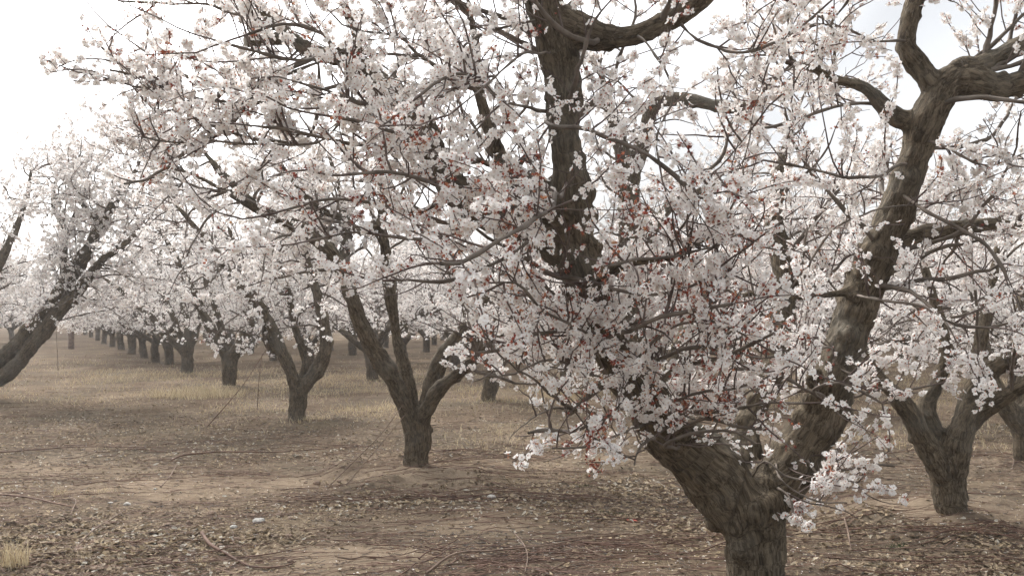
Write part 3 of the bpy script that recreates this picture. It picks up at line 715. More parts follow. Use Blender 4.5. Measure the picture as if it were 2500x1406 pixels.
# knots and cut stubs on the nearest tree's limbs
def stub(parent, a, b, r, base, rng, nm='cut_stub'):
    a = np.asarray(a) - base; b = np.asarray(b) - base
    c = np.array([[*(a * (1 - t) + b * t), r * (1 + .25 * (1 - t) ** 2 + .1 * math.sin(t * 9))] for t in np.linspace(0, 1, 8)])
    c = wobble(c, rng, .25, .08); V, Q = tubes(c[None, :, :3], c[None, :, 3], 14)
    V = np.vstack([V, c[-1, :3] - norm(b - a) * r * .12]); s = np.arange(14)
    capf = np.stack([np.full(14, len(V) - 1), 7 * 14 + s, 7 * 14 + (s + 1) % 14], 1)
    return obj(nm, mesh_np(nm, V, [Q, capf], [M['bark'], M['cutwood']], [0, 1], True, {'bark': ('POINT', 'FLOAT_VECTOR', V * np.array([.5, .5, 1]))}), parent)
def knot(parent, c, nrm, r, base):
    """a healed pruning scar: a raised lip round a hollow"""
    c = np.asarray(c) - base; nrm = norm(np.asarray(nrm, float)); x = norm(np.cross(nrm, [0, .2, 1.])); y = np.cross(nrm, x)
    V = []; prof = [(1.35, -.25), (1.15, .12), (.9, .24), (.66, .12), (.5, -.12), (.25, -.2)]
    for (q, h) in prof:
        for k in range(18):
            a = k * math.pi / 9; rr = r * q * (1 + .10 * math.sin(2 * a + 1) + .06 * math.sin(5 * a)); V.append(c + x * rr * math.cos(a) * .8 + y * rr * math.sin(a) * 1.15 + nrm * r * h)
    V.append(c - nrm * r * .22); i = np.arange(5)[:, None] * 18; s = np.arange(18); s2 = (s + 1) % 18
    Q = np.stack([i + s, i + s2, i + 18 + s2, i + 18 + s], -1).reshape(-1, 4); cap = np.stack([np.full(18, 108), 90 + s, 90 + s2], 1)
    V = np.array(V); me = mesh_np('knot', V, [Q, cap], [M['bark']], None, True, {'bark': ('POINT', 'FLOAT_VECTOR', V * 1.0)})
    return obj('knot', me, parent)
cam_p = np.array([0, 0, HC])
def on_limb(li, pxx, pyy, push=.9):
    """point on the camera side of a limb near a photo pixel"""
    c = A_l[li]; d0 = np.linalg.norm(c[:, :3] - np.array([P(pxx, pyy, q[1]) for q in c]), axis=1)
    q = c[int(np.argmin(d0))]; p = P(pxx, pyy, q[1]); n = norm(cam_p - p); return p + n * q[3] * push, n
for li, x, y, r in ((5, 1990, 925, .045), (5, 1990, 1085, .030), (5, 1930, 1140, .026), (0, 1725, 1150, .028), (0, 1400, 245, .045), (0, 1345, 235, .03), (5, 2090, 800, .03)):
    p, n = on_limb(li, x, y); knot(limbsA[li], p, n, r, A_B)
stub(limbsA[2], P(700, 92, 4.42), P(600, 104, 4.3), .025, A_B, rngA)

# ------------------------------------------------------------------ the other trees one can tell apart
def upto(b, pxr, d):   # trunk chain from just under the foot
    c = px(pxr, d); c[0, 2] -= .08; return c
def own_tree(b, trunk, limbs, seed, label, voxel=.02, lod='lo', show=(), **k):
    rng = np.random.default_rng(seed)
    if show: k['clear'] = clear_for([limbs[i][:n] for i, n in show] + [trunk], b[1] + .5)
    t = px_depths(trunk); t = np.vstack([[t[0, 0], t[0, 1], b[2] - .06, t[0, 3] * 1.38], t])
    r, lo = build_tree(b, t, [px_depths(l) for l in limbs], rng, voxel, lod, **k)
    tag(r, label, 'tree'); return r
B_d = 8.77
treeB = own_tree(B_B, [(1016, 1145, 33, B_d), (1018, 1090, 31), (1018, 1050, 34), (1016, 1020, 36, B_d)], [
 [(1010, 1050, 22, 8.75), (985, 985, 24), (958, 925, 25), (920, 868, 26), (880, 790, 21), (848, 700, 20), (825, 640, 18, 8.2), (770, 585, 16), (715, 548, 15), (645, 520, 13), (585, 465, 11), (530, 410, 8), (480, 350, 5, 7.8)],
 [(1015, 1040, 20, 8.8), (1000, 960, 19), (985, 890, 18), (965, 800, 15, 9.1), (950, 700, 14), (940, 600, 13), (925, 545, 13), (880, 565, 12, 8.8), (835, 530, 11), (775, 510, 9), (720, 450, 6), (680, 390, 5, 8.6)],
 [(1025, 1040, 22, 8.75), (1048, 960, 20), (1075, 880, 19), (1120, 815, 14), (1170, 760, 13, 8.9), (1215, 690, 12), (1250, 600, 11), (1300, 520, 8), (1330, 430, 5, 9.2)],
 [(1030, 1020, 20, 8.7), (1068, 955, 17), (1110, 915, 16), (1155, 880, 14), (1210, 830, 9, 8.3), (1270, 790, 7), (1330, 740, 5, 8.1)],
 [(930, 560, 12, 8.9), (935, 480, 9), (920, 390, 7), (940, 300, 5, 9.2)],
 [(850, 705, 14, 8.35), (835, 640, 16, 8.5), (850, 560, 11, 8.9), (830, 470, 8), (800, 370, 5, 9.4)],
 [(640, 520, 10, 8.0), (560, 475, 7), (500, 440, 5), (430, 410, 4, 7.8)],
], 21, 'middle tree in a low earth mound with smooth upright trunk dividing into four limbs', .016, 'lo',
 l1=4.6, l1len=(.5, 1.1), l2=10.8, l2len=(.2, .55), l3=8.5, l3len=(.03, .16), gate=-.3, fl=70, fsize=.0155, bumps=25, named_branches=True, spent=.07, flmax=93800, show=((0, 4), (1, 3), (2, 3), (3, 3)), keepout=lambda p: p[:, 2] < 0.8, limb_lo=.42, droop=.42)
treeC = own_tree(C_B, [(2322, 1262, 42, 6.73), (2316, 1190, 40), (2308, 1130, 46, 6.73)], [
 [(2300, 1160, 29, 6.7), (2262, 1085, 26), (2225, 1015, 23), (2180, 960, 20), (2130, 900, 15), (2090, 820, 12), (2060, 720, 8, 6.5)],
 [(2305, 1140, 28, 6.75), (2285, 1060, 23), (2262, 990, 21), (2288, 930, 19), (2308, 870, 17), (2300, 800, 15), (2275, 710, 13, 6.9), (2245, 610, 9), (2220, 500, 6, 7.1)],
 [(2325, 1150, 31, 6.7), (2345, 1060, 31), (2375, 980, 29), (2410, 910, 24), (2465, 880, 20), (2540, 865, 16), (2640, 800, 11, 6.5)],
 [(2360, 1040, 28, 6.7), (2400, 1005, 22), (2450, 975, 19), (2520, 930, 16), (2620, 880, 12, 6.3)],
 [(2390, 940, 22, 6.75), (2390, 860, 17), (2410, 760, 14), (2430, 650, 10), (2440, 520, 6, 7.3)],
], 31, 'tree on a raised earth bank near the right edge with five limbs spreading low', .015, 'lo',
 l1=3.2, l1len=(.5, 1.1), l2=10.8, l2len=(.2, .55), l3=8.5, l3len=(.03, .16), gate=-.3, fl=66, fsize=.0155, bumps=22, named_branches=True, spent=.04, flmax=64399, show=((0, 5), (1, 6), (2, 6), (3, 4)), keepout=lambda p: p[:, 2] < 0.85, limb_lo=.45, droop=.25)
treeG = own_tree(G_B, [(1628, 1078, 34, 10.7), (1618, 1010, 33), (1605, 960, 36, 10.7)], [
 [(1605, 985, 30, 10.7), (1570, 900, 36), (1545, 800, 36), (1535, 700, 35), (1538, 580, 31), (1535, 460, 28, 10.3), (1520, 370, 22), (1490, 270, 15), (1460, 160, 9, 10)],
 [(1610, 970, 26, 10.8), (1650, 880, 24), (1690, 780, 21), (1740, 680, 18), (1790, 590, 14), (1840, 520, 9, 11.2)],
 [(1600, 980, 24, 10.8), (1540, 900, 22), (1470, 820, 18), (1400, 740, 14), (1350, 650, 9, 11.4)],
 [(1532, 450, 26, 10.3), (1570, 350, 20), (1595, 260, 18), (1640, 245, 17), (1720, 252, 16), (1800, 262, 15), (1860, 245, 12), (1940, 190, 8, 9.6)],
 [(1540, 640, 24, 10.5), (1590, 560, 16), (1640, 500, 13), (1700, 470, 9), (1760, 440, 6, 10.8)],
], 41, 'tall tree standing hidden behind the big tree, one long straight limb rising mid picture', .02, 'lo',
 l1=3.0, l1len=(.5, 1.0), l2=10.8, l2len=(.2, .5), l3=7.8, l3len=(.03, .16), gate=-.3, fl=62, fsize=.0155, bumps=19, spent=.07, flmax=57399, show=((0, 7), (3, 7)), keepout=lambda p: p[:, 2] < 0.8, named_branches=True, limb_lo=.35, droop=.25)
treeD = own_tree(D_B, [(726, 1018, 22, 12.9), (728, 970, 21), (731, 945, 25, 12.9)], [
 [(728, 960, 17, 12.9), (710, 905, 16), (690, 865, 15), (665, 800, 14), (625, 735, 14, 12.6), (575, 690, 12), (530, 620, 10), (480, 560, 8), (430, 500, 5, 12.2)],
 [(733, 955, 17, 12.9), (768, 910, 18), (795, 855, 16), (790, 780, 14), (770, 700, 12), (745, 620, 9), (730, 540, 6, 13.2)],
 [(730, 950, 13, 13), (745, 880, 11), (720, 800, 10), (700, 700, 8), (660, 600, 6, 13.6)],
 [(690, 865, 12, 12.9), (655, 840, 10), (640, 760, 9), (600, 690, 7), (560, 560, 5, 13)],
], 51, 'second tree left of the middle tree, trunk leaning slightly with a wide V fork', .022, 'lo',
 l1=4.8, l1len=(.5, 1.1), l2=10.8, l2len=(.2, .55), l3=7.8, l3len=(.03, .16), gate=-.3, fl=62, fsize=.0155, bumps=12, spent=.06, flmax=54600, show=((0, 4), (1, 3)), keepout=lambda p: p[:, 2] < 0.9, named_branches=True, limb_lo=.4, droop=.42)
treeE = own_tree(E_B, [(560, 938, 17, 18.7), (560, 895, 17), (563, 868, 20, 18.7)], [
 [(560, 880, 14, 18.7), (535, 840, 13), (510, 790, 12), (480, 735, 11), (455, 680, 10), (425, 620, 8), (390, 560, 5, 18)],
 [(563, 880, 14, 18.7), (590, 830, 12), (605, 770, 11), (620, 700, 9), (650, 620, 6, 19)],
 [(562, 875, 12, 18.8), (540, 800, 10), (520, 730, 9), (500, 660, 7), (510, 560, 5, 19.2)],
 [(562, 870, 12, 18.6), (610, 800, 10), (650, 750, 8), (700, 700, 5, 18.4)],
], 61, 'tree with a stout straight trunk beside the tallest clump of yellow grass', .03, 'lo',
 l1=5.2, l1len=(.5, 1.1), l2=10.1, l2len=(.25, .6), l3=7.2, l3len=(.03, .16), gate=-.3, fl=52, fsize=.016, bumps=8, spent=.05, flmax=46200, show=((0, 3), (1, 3)), keepout=lambda p: p[:, 2] < 0.95, limb_lo=.35, droop=.42)
treeF = own_tree(F_B, [(-62, 965, 34, 16.1), (-58, 930, 33), (-50, 905, 34, 16.1)], [
 [(-50, 920, 19, 16.1), (0, 880, 20), (60, 820, 19), (120, 755, 18), (180, 665, 18, 15.7), (225, 590, 14), (265, 520, 11), (295, 468, 11), (330, 420, 5), (350, 370, 4, 15.4)],
 [(-52, 945, 18, 16), (15, 915, 17), (95, 825, 17), (160, 745, 16), (205, 690, 14), (245, 640, 11), (300, 600, 8), (350, 550, 4, 15.2)],
 [(-55, 910, 18, 16.2), (-60, 800, 15), (-30, 700, 12), (20, 600, 10), (60, 500, 7), (80, 400, 4, 16.5)],
 [(170, 690, 12, 15.7), (155, 620, 11), (160, 560, 8), (130, 500, 6), (140, 420, 4, 15.8)],
 [(-55, 900, 15, 16.2), (-120, 790, 12), (-160, 660, 9), (-170, 520, 4, 16.4)],
 [(245, 550, 9, 15.6), (190, 480, 7), (170, 430, 4), (200, 370, 3, 15.9)],
], 71, 'tree at the left edge with two parallel limbs leaning far to the right', .022, 'lo',
 l1=6.6, l1len=(.6, 1.4), l2=12, l2len=(.25, .6), l3=8.5, l3len=(.03, .16), gate=-.3, fl=71, fsize=.0168, bumps=9, spent=.05, flmax=70000, show=((0, 6), (1, 5)), keepout=lambda p: p[:, 2] < 1.2, named_branches=True, limb_lo=.35, droop=.25)
treeI = own_tree(I_B, [(1192, 978, 19, 15.4), (1198, 930, 18), (1205, 895, 20, 15.4)], [
 [(1203, 910, 15, 15.4), (1235, 860, 14), (1265, 800, 12), (1290, 720, 10), (1310, 630, 7, 15.2)],
 [(1203, 905, 15, 15.4), (1180, 850, 13), (1150, 790, 11), (1120, 720, 9), (1090, 640, 6, 15.6)],
 [(1205, 900, 14, 15.5), (1215, 830, 12), (1210, 750, 11), (1220, 660, 8), (1215, 560, 5, 16)],
], 81, 'slim straight trunk seen between the middle tree and the hanging blossom, yellow grass behind', .026, 'lo',
 l1=4, l1len=(.5, 1.1), l2=10.1, l2len=(.25, .6), l3=7.2, l3len=(.03, .16), gate=-.3, fl=59, fsize=.0155, bumps=9, spent=.05, flmax=43400, show=((0, 2),), keepout=lambda p: p[:, 2] < 1.0, limb_lo=.3, droop=.25)
treeJ = own_tree(J_B, [(2503, 1135, 26, 9.0), (2495, 1060, 24), (2490, 1020, 27, 9.0)], [
 [(2490, 1040, 24, 9), (2455, 985, 20), (2425, 930, 17), (2400, 840, 14), (2370, 740, 10), (2350, 640, 6, 9.2)],
 [(2495, 1030, 24, 9), (2540, 960, 20), (2600, 880, 16), (2660, 780, 10, 9)],
 [(2492, 1030, 22, 9.1), (2500, 930, 18), (2490, 820, 15), (2500, 700, 11), (2520, 580, 7, 9.4)],
], 91, 'tree half cut off by the right edge behind the one on the bank', .02, 'lo',
 l1=3.6, l1len=(.5, 1.1), l2=10.8, l2len=(.2, .55), l3=7.8, l3len=(.03, .16), gate=-.3, fl=62, fsize=.0155, bumps=16, spent=.06, flmax=43400, show=((0, 3),), keepout=lambda p: p[:, 2] < 0.8, limb_lo=.35, droop=.25)
treeH = own_tree(H_B, [(457, 902, 16, 23.4), (457, 870, 16), (455, 848, 19, 23.4)], [
 [(455, 860, 12, 23.4), (420, 830, 10), (375, 780, 8), (335, 745, 8), (290, 705, 6), (240, 670, 3, 23)],
 [(456, 860, 11, 23.4), (478, 810, 9), (495, 760, 8), (520, 700, 7), (540, 630, 4, 23.8)],
 [(455, 855, 10, 23.5), (430, 790, 8), (400, 720, 7), (390, 650, 6), (400, 560, 3, 24)],
 [(457, 855, 10, 23.3), (455, 780, 8), (440, 700, 7), (460, 600, 4, 23.3)],
], 101, 'tree with a short trunk and flat spreading limbs, behind the yellow grass patch', .034, 'lo',
 l1=4.5, l1len=(.5, 1.1), l2=9.5, l2len=(.25, .6), l3=6.5, l3len=(.03, .16), gate=-.3, fl=51, fsize=.0165, bumps=6, spent=.04, flmax=43400, show=((0, 5), (1, 4), (2, 3)), keepout=lambda p: p[:, 2] < 1.0, limb_lo=.3, droop=.25)

# ------------------------------------------------------------------ the rows behind: four grown kinds, copied
def vase(seed):
    rng = np.random.default_rng(seed); hgt = rng.uniform(.65, .9); r0 = rng.uniform(.13, .16)
    tr = np.array([[0, 0, -.12, r0 * 1.15], [0, 0, .1, r0 * 1.05], [rng.normal(0, .03), rng.normal(0, .03), hgt * .6, r0 * .95], [rng.normal(0, .05), rng.normal(0, .05), hgt, r0 * 1.1]])
    n = rng.integers(4, 6); a0 = rng.uniform(0, 6.28); L = []
    for k in range(n):
        a = a0 + k * 6.283 / n + rng.normal(0, .2); inc = R(rng.uniform(38, 60)); ln = rng.uniform(2.2, 2.9)
        p = tr[-1, :3] - np.array([0, 0, .1]); c = [[*p, r0 * .62]]; d = np.array([math.cos(a) * math.sin(inc), math.sin(a) * math.sin(inc), math.cos(inc)]); m = 8
        for j in range(1, m):
            p = p + d * ln / (m - 1); d = norm(d + rng.normal(0, .14, 3) + np.array([0, 0, .06])); c.append([*p, r0 * (.62 - .42 * j / (m - 1))])
        c = np.array(c); L.append(c)
        for _ in range(2):
            j = rng.integers(3, 6); q = c[j]; d2 = norm(norm(c[j, :3] - c[j - 1, :3]) * .6 + rng.normal(0, .55, 3) + np.array([0, 0, .3])); p2 = q[:3].copy(); s = [[*p2, q[3] * .75]]
            for i in range(1, 6): p2 = p2 + d2 * .24; d2 = norm(d2 + rng.normal(0, .15, 3) + np.array([0, 0, .08])); s.append([*p2, q[3] * (.75 - .1 * i)])
            L.append(np.array(s))
    return tr, L, rng
kinds = []
for sd in (301, 302, 303, 304):
    tr, L, rng = vase(sd)
    r, _ = build_tree((0, 0, 0), tr, L, rng, .035, 'lo', l1=4.6, l1len=(.5, 1.1), l2=10, l2len=(.25, .6), l3=7, fl=50, fsize=.0175, bumps=4, spent=.04, flmax=36000, limb_lo=.12, droop=.4, keepout=lambda p: p[:, 2] < .95)
    kinds.append(r)
rngT = np.random.default_rng(77)
taken = [q[:2] for q in (A_B, B_B, C_B, D_B, E_B, F_B, G_B, H_B, I_B, J_B)]
spots = []
for (x, y, d) in ((412, 886, 27), (380, 881, 28.5), (352, 870, 31), (322, 862, 34), (296, 855, 37), (274, 848, 40), (254, 842, 44), (238, 834, 49), (222, 826, 55), (208, 819, 62), (196, 814, 70), (186, 810, 80)):
    spots.append((*foot(x, y, d), 'far down the aisle row'))
for (x, y, d) in ((-25, 852, 38), (30, 838, 45), (78, 826, 54), (52, 816, 68), (-90, 840, 44)): spots.append((*foot(x, y, d), 'left rows'))
for k in range(1, 11):
    for t in np.arange(8.5, 75, 4.9):
        q = row_pt(3.0 + 3.15 * k + rngT.normal(0, .15), t + 1.7 * (k % 3) + rngT.normal(0, .3))
        if q[1] < 8 or q[1] > 52: continue
        if abs(q[0]) > .60 * q[1] + 1.2: continue
        spots.append((*q, 'behind'))
for off in (-1.9, -4.8, -7.6, -10.4):
    for t in np.arange(23.2, 75, 5.0):
        q = row_pt(off, t + rngT.normal(0, .2))
        if off < -2 and q[1] > 44: continue
        if off > -2 and q[1] < 50: continue
        if abs(q[0]) > .60 * q[1] + 1.5: continue
        spots.append((*q, 'left rows'))
used = [0] * 4; nsp = 0
for (x, y, zone) in spots:
    if min(np.hypot(x - q[0], y - q[1]) for q in taken) < 2.6 and zone != 'far down the aisle row': continue
    taken.append((x, y)); k = int(rngT.integers(0, 4)); z = gh(x, y) - .02
    src = kinds[k]
    if used[k] == 0: o = src; o.location = (x, y, z); o.rotation_euler = (0, 0, rngT.uniform(0, 6.28)); s = rngT.uniform(.92, 1.06); o.scale = (s, s, s)
    else: o = copy_tree(src, (x, y, z), rngT.uniform(0, 6.28), rngT.uniform(.9, 1.08))
    used[k] += 1; nsp += 1
    if zone == 'left rows': lab, grp = ('pale blossoming tree beyond the leaning limbs at the left edge', 'trees of the rows left of the aisle')
    elif zone == 'behind': lab, grp = ('blossoming tree among the crowded rows behind the near trees', 'trees of the rows behind')
    else: lab, grp = ('small far tree lining the right side of the bare aisle', 'trees along the far aisle')
    tag(o, lab, 'tree', grp)
print('row trees', nsp, used, round(time.time() - T0, 1))
# ------------------------------------------------------------------ the ground itself
def axis(a, b, fine, far_lo, far_hi, g=1.09):
    c = list(np.arange(a, b, fine)); s = fine; x = c[-1]
    while x < far_hi: s *= g; x += s; c.append(x)
    s = fine; x = c[0]
    while x > far_lo: s *= g; x -= s; c.insert(0, x)
    return np.array(c)
gx = axis(-5.0, 5.6, .03, -330, 330); gy = axis(3.6, 12.0, .03, -60, 700, 1.035)
XX, YY = np.meshgrid(gx, gy); ZZ = ground_h(XX.ravel(), YY.ravel())
nx, ny = len(gx), len(gy); i = np.arange(ny - 1)[:, None] * nx + np.arange(nx - 1)[None]
gq = np.stack([i, i + 1, i + nx + 1, i + nx], -1).reshape(-1, 4)
m, n, b = mat('soil'); g = N(n, 'ShaderNodeNewGeometry').outputs['Position']
c1 = ramp(n, [(.34, (.090, .067, .049)), (.5, (.148, .113, .083)), (.66, (.218, .174, .130))]); n.links.new(noise(n, g, .85, 9, .68), c1.inputs[0])
c2 = ramp(n, [(.40, (.50, .50, .51)), (.60, (1.15, 1.13, 1.10))]); n.links.new(noise(n, g, 19, 7, .72), c2.inputs[0])
cc = mix(n, 1.0, c1.outputs[0], c2.outputs[0], 'MULTIPLY')
c3 = ramp(n, [(.47, (0, 0, 0)), (.60, (.75, .75, .75))]); n.links.new(noise(n, g, .62, 8, .68), c3.inputs[0])
cc = mix(n, c3.outputs[0], cc, (.100, .083, .062))
c5 = ramp(n, [(.54, (0, 0, 0)), (.66, (.5, .5, .5))]); mpg = N(n, 'ShaderNodeMapping'); mpg.inputs['Location'].default_value = (13, 7, 0); n.links.new(g, mpg.inputs[0]); n.links.new(noise(n, mpg.outputs[0], .5, 8, .7), c5.inputs[0])
cc = mix(n, c5.outputs[0], cc, (.20, .160, .105))
c4 = ramp(n, [(.60, (0, 0, 0)), (.68, (.75, .75, .75))]); n.links.new(noise(n, g, 33, 4, .6), c4.inputs[0])
cc = mix(n, c4.outputs[0], cc, (.23, .185, .13))
ba = N(n, 'ShaderNodeAttribute', attribute_name='bare'); bc = mix(n, noise(n, g, 26, 7, .7), (.172, .132, .093), (.285, .226, .165))
cc = mix(n, ba.outputs['Fac'], cc, bc)
n.links.new(cc, b.inputs['Base Color']); b.inputs['Roughness'].default_value = 1.0; b.inputs['Specular IOR Level'].default_value = 0.0
bp = N(n, 'ShaderNodeBump'); bp.inputs['Strength'].default_value = .8; bp.inputs['Distance'].default_value = .02
n.links.new(noise(n, g, 34, 8, .7), bp.inputs['Height']); n.links.new(bp.outputs[0], b.inputs['Normal'])
def blobs(x, y, L):
    r = np.zeros_like(x)
    for (px_, py_, d, sx, sy, a) in L:
        c = P(px_, py_, d); r = np.maximum(r, a * np.exp(-((x - c[0]) / sx) ** 2 - ((y - c[1]) / sy) ** 2))
    return r
BARE = [(850, 1330, 5.8, .95, .30, 1.0), (640, 1380, 5.4, .7, .2, .8), (1050, 1260, 6.6, .8, .35, .8), (360, 1180, 8.2, .9, .5, .8), (150, 1140, 9, 1.0, .5, .6), (700, 1170, 8.4, 1.0, .35, .6), (1020, 1170, 8.4, .8, .4, .8), (2250, 1260, 6.9, .8, .4, .8), (1450, 1100, 9.6, .9, .5, .5)]
def bare(x, y):
    p = np.stack([x, y, 0 * x], -1); return np.clip(blobs(x, y, BARE) * (1.15 + 1.1 * fbm(p * 2.6 + 50, 3)), 0, 1)
gr = obj('ground', mesh_np('ground', np.stack([XX.ravel(), YY.ravel(), ZZ], 1), [gq], [m], None, True, {'bare': ('POINT', 'FLOAT', bare(XX.ravel(), YY.ravel()))})); gr['kind'] = 'structure'
print('ground', len(ZZ), round(time.time() - T0, 1))

rngG = np.random.default_rng(5)
def scatter(n, y0, y1, spread=.64):
    """random ground points, evenly spread over the picture rather than over the field"""
    y = 1 / rngG.uniform(1 / y1, 1 / y0, n); x = rngG.uniform(-spread, spread, n) * y; return x, y
# ---- dead leaves: thin, cupped, curled
def leaves(nm, x, y, size, tone, material, flat=.5, lift=.006, asp=.6):
    n = len(x); z = ground_h(x, y) + rngG.uniform(.0, lift, n) + size * .12
    up = norm(np.stack([rngG.normal(0, flat, n), rngG.normal(0, flat, n), np.ones(n)], 1)); r = rngG.normal(size=(n, 3)); u = norm(np.cross(up, r)); v = np.cross(up, u)
    T = np.array([[-1, 0, .12], [-.35, .5 * asp * 1.6, .22], [.45, .45 * asp * 1.6, .14], [1, 0, .22], [.45, -.45 * asp * 1.6, .2], [-.35, -.5 * asp * 1.6, .26], [0, 0, -.06]])
    T = T[None] * (1 + .25 * rngG.normal(size=(n, 7, 1))); s = size[:, None, None]
    V = np.stack([x, y, z], 1)[:, None] + s * (T[..., 0:1] * u[:, None] + T[..., 1:2] * v[:, None] + T[..., 2:3] * up[:, None])
    f = np.array([(0, 6, 2, 1), (6, 3, 2, 2), (0, 5, 4, 6), (6, 4, 3, 3)]); q = np.array([(0, 6, 2, 1), (0, 5, 4, 6)]); t3 = np.array([(6, 3, 2), (6, 4, 3)])
    off = np.arange(n)[:, None, None] * 7
    o = obj(nm, mesh_np(nm, V.reshape(-1, 3), [(q[None] + off).reshape(-1, 4), (t3[None] + off).reshape(-1, 3)], [material], None, False,
        {'tone': ('FACE', 'FLOAT', np.clip(np.concatenate([np.repeat(tone, 2), np.repeat(tone, 2)]) + rngG.normal(0, .05, 4 * n), 0, 1))})); o['kind'] = 'stuff'; return o
LEAFY = [(250, 1330, 5.9, 1.0, .55, 1.0), (60, 1290, 6.3, .8, .6, .8), (560, 1300, 6.2, .6, .35, .8), (1330, 1200, 7.7, .9, .55, 1.0), (1560, 1180, 7.9, .7, .6, 1.0), (980, 1225, 7.4, .6, .2, .9), (1680, 1290, 6.4, .4, .5, .9),
         (2050, 1270, 6.6, .7, .5, .8), (2350, 1380, 5.6, .6, .4, .6), (640, 1060, 11.0, 1.6, 1.3, .45), (1200, 1080, 10.5, 1.5, .9, .4), (150, 1040, 12, 2.2, 1.8, .4), (430, 1010, 13.5, 2, 1.5, .4), (2150, 1050, 11, 1.4, 1.2, .5), (1480, 1250, 6.9, .6, .3, .6)]
x, y = scatter(150000, 4.6, 34); p3 = np.stack([x, y, 0 * x], 1)
den = .72 * blobs(x, y, LEAFY) * (1.0 + .9 * fbm(p3 * 2.2, 3)) + .05 + .22 * np.clip(fbm(p3 * .7 + 70, 3) * 2.4, 0, 1) + .22 * np.clip((y - 7) / 6, 0, 1) * np.clip(.6 + fbm(p3 * .45 + 7, 3) * 2, .15, 1.4)
k = rngG.random(len(x)) < np.clip(den, 0, 1) * .9 * (1 - .75 * bare(x, y)); x, y = x[k], y[k]; p3 = p3[k]
leaves('leaf_litter', x, y, rngG.uniform(.010, .024, len(x)) * (1 + .03 * np.maximum(y - 8, 0)) * (1 + .45 * np.clip(blobs(x, y, LEAFY), 0, 1) * (y < 9)), np.clip(.64 + .3 * fbm(p3 * 1.1 + 8, 2) + rngG.normal(0, .2, len(x)), 0, 1), M['leaf'], .35)
x, y = scatter(5000, 4.7, 14); leaves('fallen_petals', x, y, rngG.uniform(.003, .007, len(x)), rngG.random(len(x)), M['fallen'], .3, .003, .8)
# ---- wood chips and broken twiglets
def splinters(nm, x, y, ln, rad, tone, material, tilt=.12, az=None):
    n = len(x); a = rngG.uniform(0, 6.28, n) if az is None else az; z = ground_h(x, y) + rad * .8 + rngG.uniform(0, .008, n)
    d = np.stack([np.cos(a), np.sin(a), rngG.normal(0, tilt, n)], 1); c = np.stack([x, y, z], 1)
    mid = c + rngG.normal(0, .06, (n, 3)) * ln[:, None] * np.array([1, 1, .3])
    Pp = np.stack([c - d * ln[:, None] * .5, mid, c + d * ln[:, None] * .5], 1); V, Q = tubes(Pp, np.stack([rad, rad * .9, rad * .6], 1), 4)
    o = obj(nm, mesh_np(nm, V, [Q], [material], None, False, {'tone': ('FACE', 'FLOAT', np.clip(np.repeat(tone, 8), 0, 1))})); o['kind'] = 'stuff'; return o
GREY = [(1230, 1330, 5.9, .55, .3, 1.0), (1640, 1190, 7.9, .5, .5, .9), (1130, 1300, 6.3, .4, .25, .7), (150, 1090, 10, 2.0, 1.4, .7), (300, 1010, 13, 2.4, 2, .7), (2100, 1080, 10, 1.2, .8, .8), (620, 1050, 11.5, 1.5, 1.2, .5), (1180, 1030, 12.5, 2, 1.4, .5)]
x, y = scatter(90000, 4.6, 30); p3 = np.stack([x, y, 0 * x], 1); den = blobs(x, y, GREY) + .10 + .2 * np.clip(fbm(p3 * .8 + 20, 3) * 2, 0, 1)
k = rngG.random(len(x)) < np.clip(den, 0, 1) * .6 * (1 - .6 * bare(x, y)); x, y = x[k], y[k]
splinters('wood_chips', x, y, rngG.uniform(.015, .075, len(x)), rngG.uniform(.0012, .0032, len(x)), np.clip(rngG.normal(.45, .25, len(x)), 0, 1), M['chip'])
# ---- thin prunings too many to count, then the larger ones one by one
def shoot_pts(x, y, az, ln, rng, bow=.10, lift=.02, K=14):
    t = np.linspace(-.5, .5, K); d = np.array([math.cos(az), math.sin(az)]); nrm = np.array([-d[1], d[0]]); b = rng.normal(0, bow); b2 = rng.normal(0, bow * .5)
    xy = np.array([x, y]) + np.outer(t * ln, d) + np.outer((b * (t * t - .08) * 4 + b2 * np.sin(t * 9)) * ln * .25 + rng.normal(0, .004, K), nrm)
    z = ground_h(xy[:, 0], xy[:, 1]); z = np.maximum(z, np.convolve(np.pad(z, 2, 'edge'), np.ones(5) / 5, 'valid')) + .005 + lift * rng.random() * np.clip(.6 + np.cumsum(rng.normal(0, .25, K)), 0, 2)
    return np.column_stack([xy, z])
def shoot_obj(nm, pts, r0, r1, material, rng, spurs=True):
    K = len(pts); rr = np.linspace(r0, r1, K); V, Q = tubes(pts[None], rr[None], 6); VV = [V]; QQ = [Q]; o_ = len(V)
    if spurs:
        s = rng.integers(1, K - 1, 9); d = norm(rng.normal(size=(9, 3)) * np.array([1, 1, .6]) + np.array([0, 0, .3])); l = rng.uniform(.012, .04, 9)[:, None]
        Pp = np.stack([pts[s], pts[s] + d * l], 1); V, Q = tubes(Pp, np.stack([rr[s] * .6, rr[s] * .3], 1), 4); VV.append(V); QQ.append(Q + o_); o_ += len(V)
    return obj(nm, mesh_np(nm, np.vstack(VV), QQ, [material], None, True))
rngS = np.random.default_rng(9)
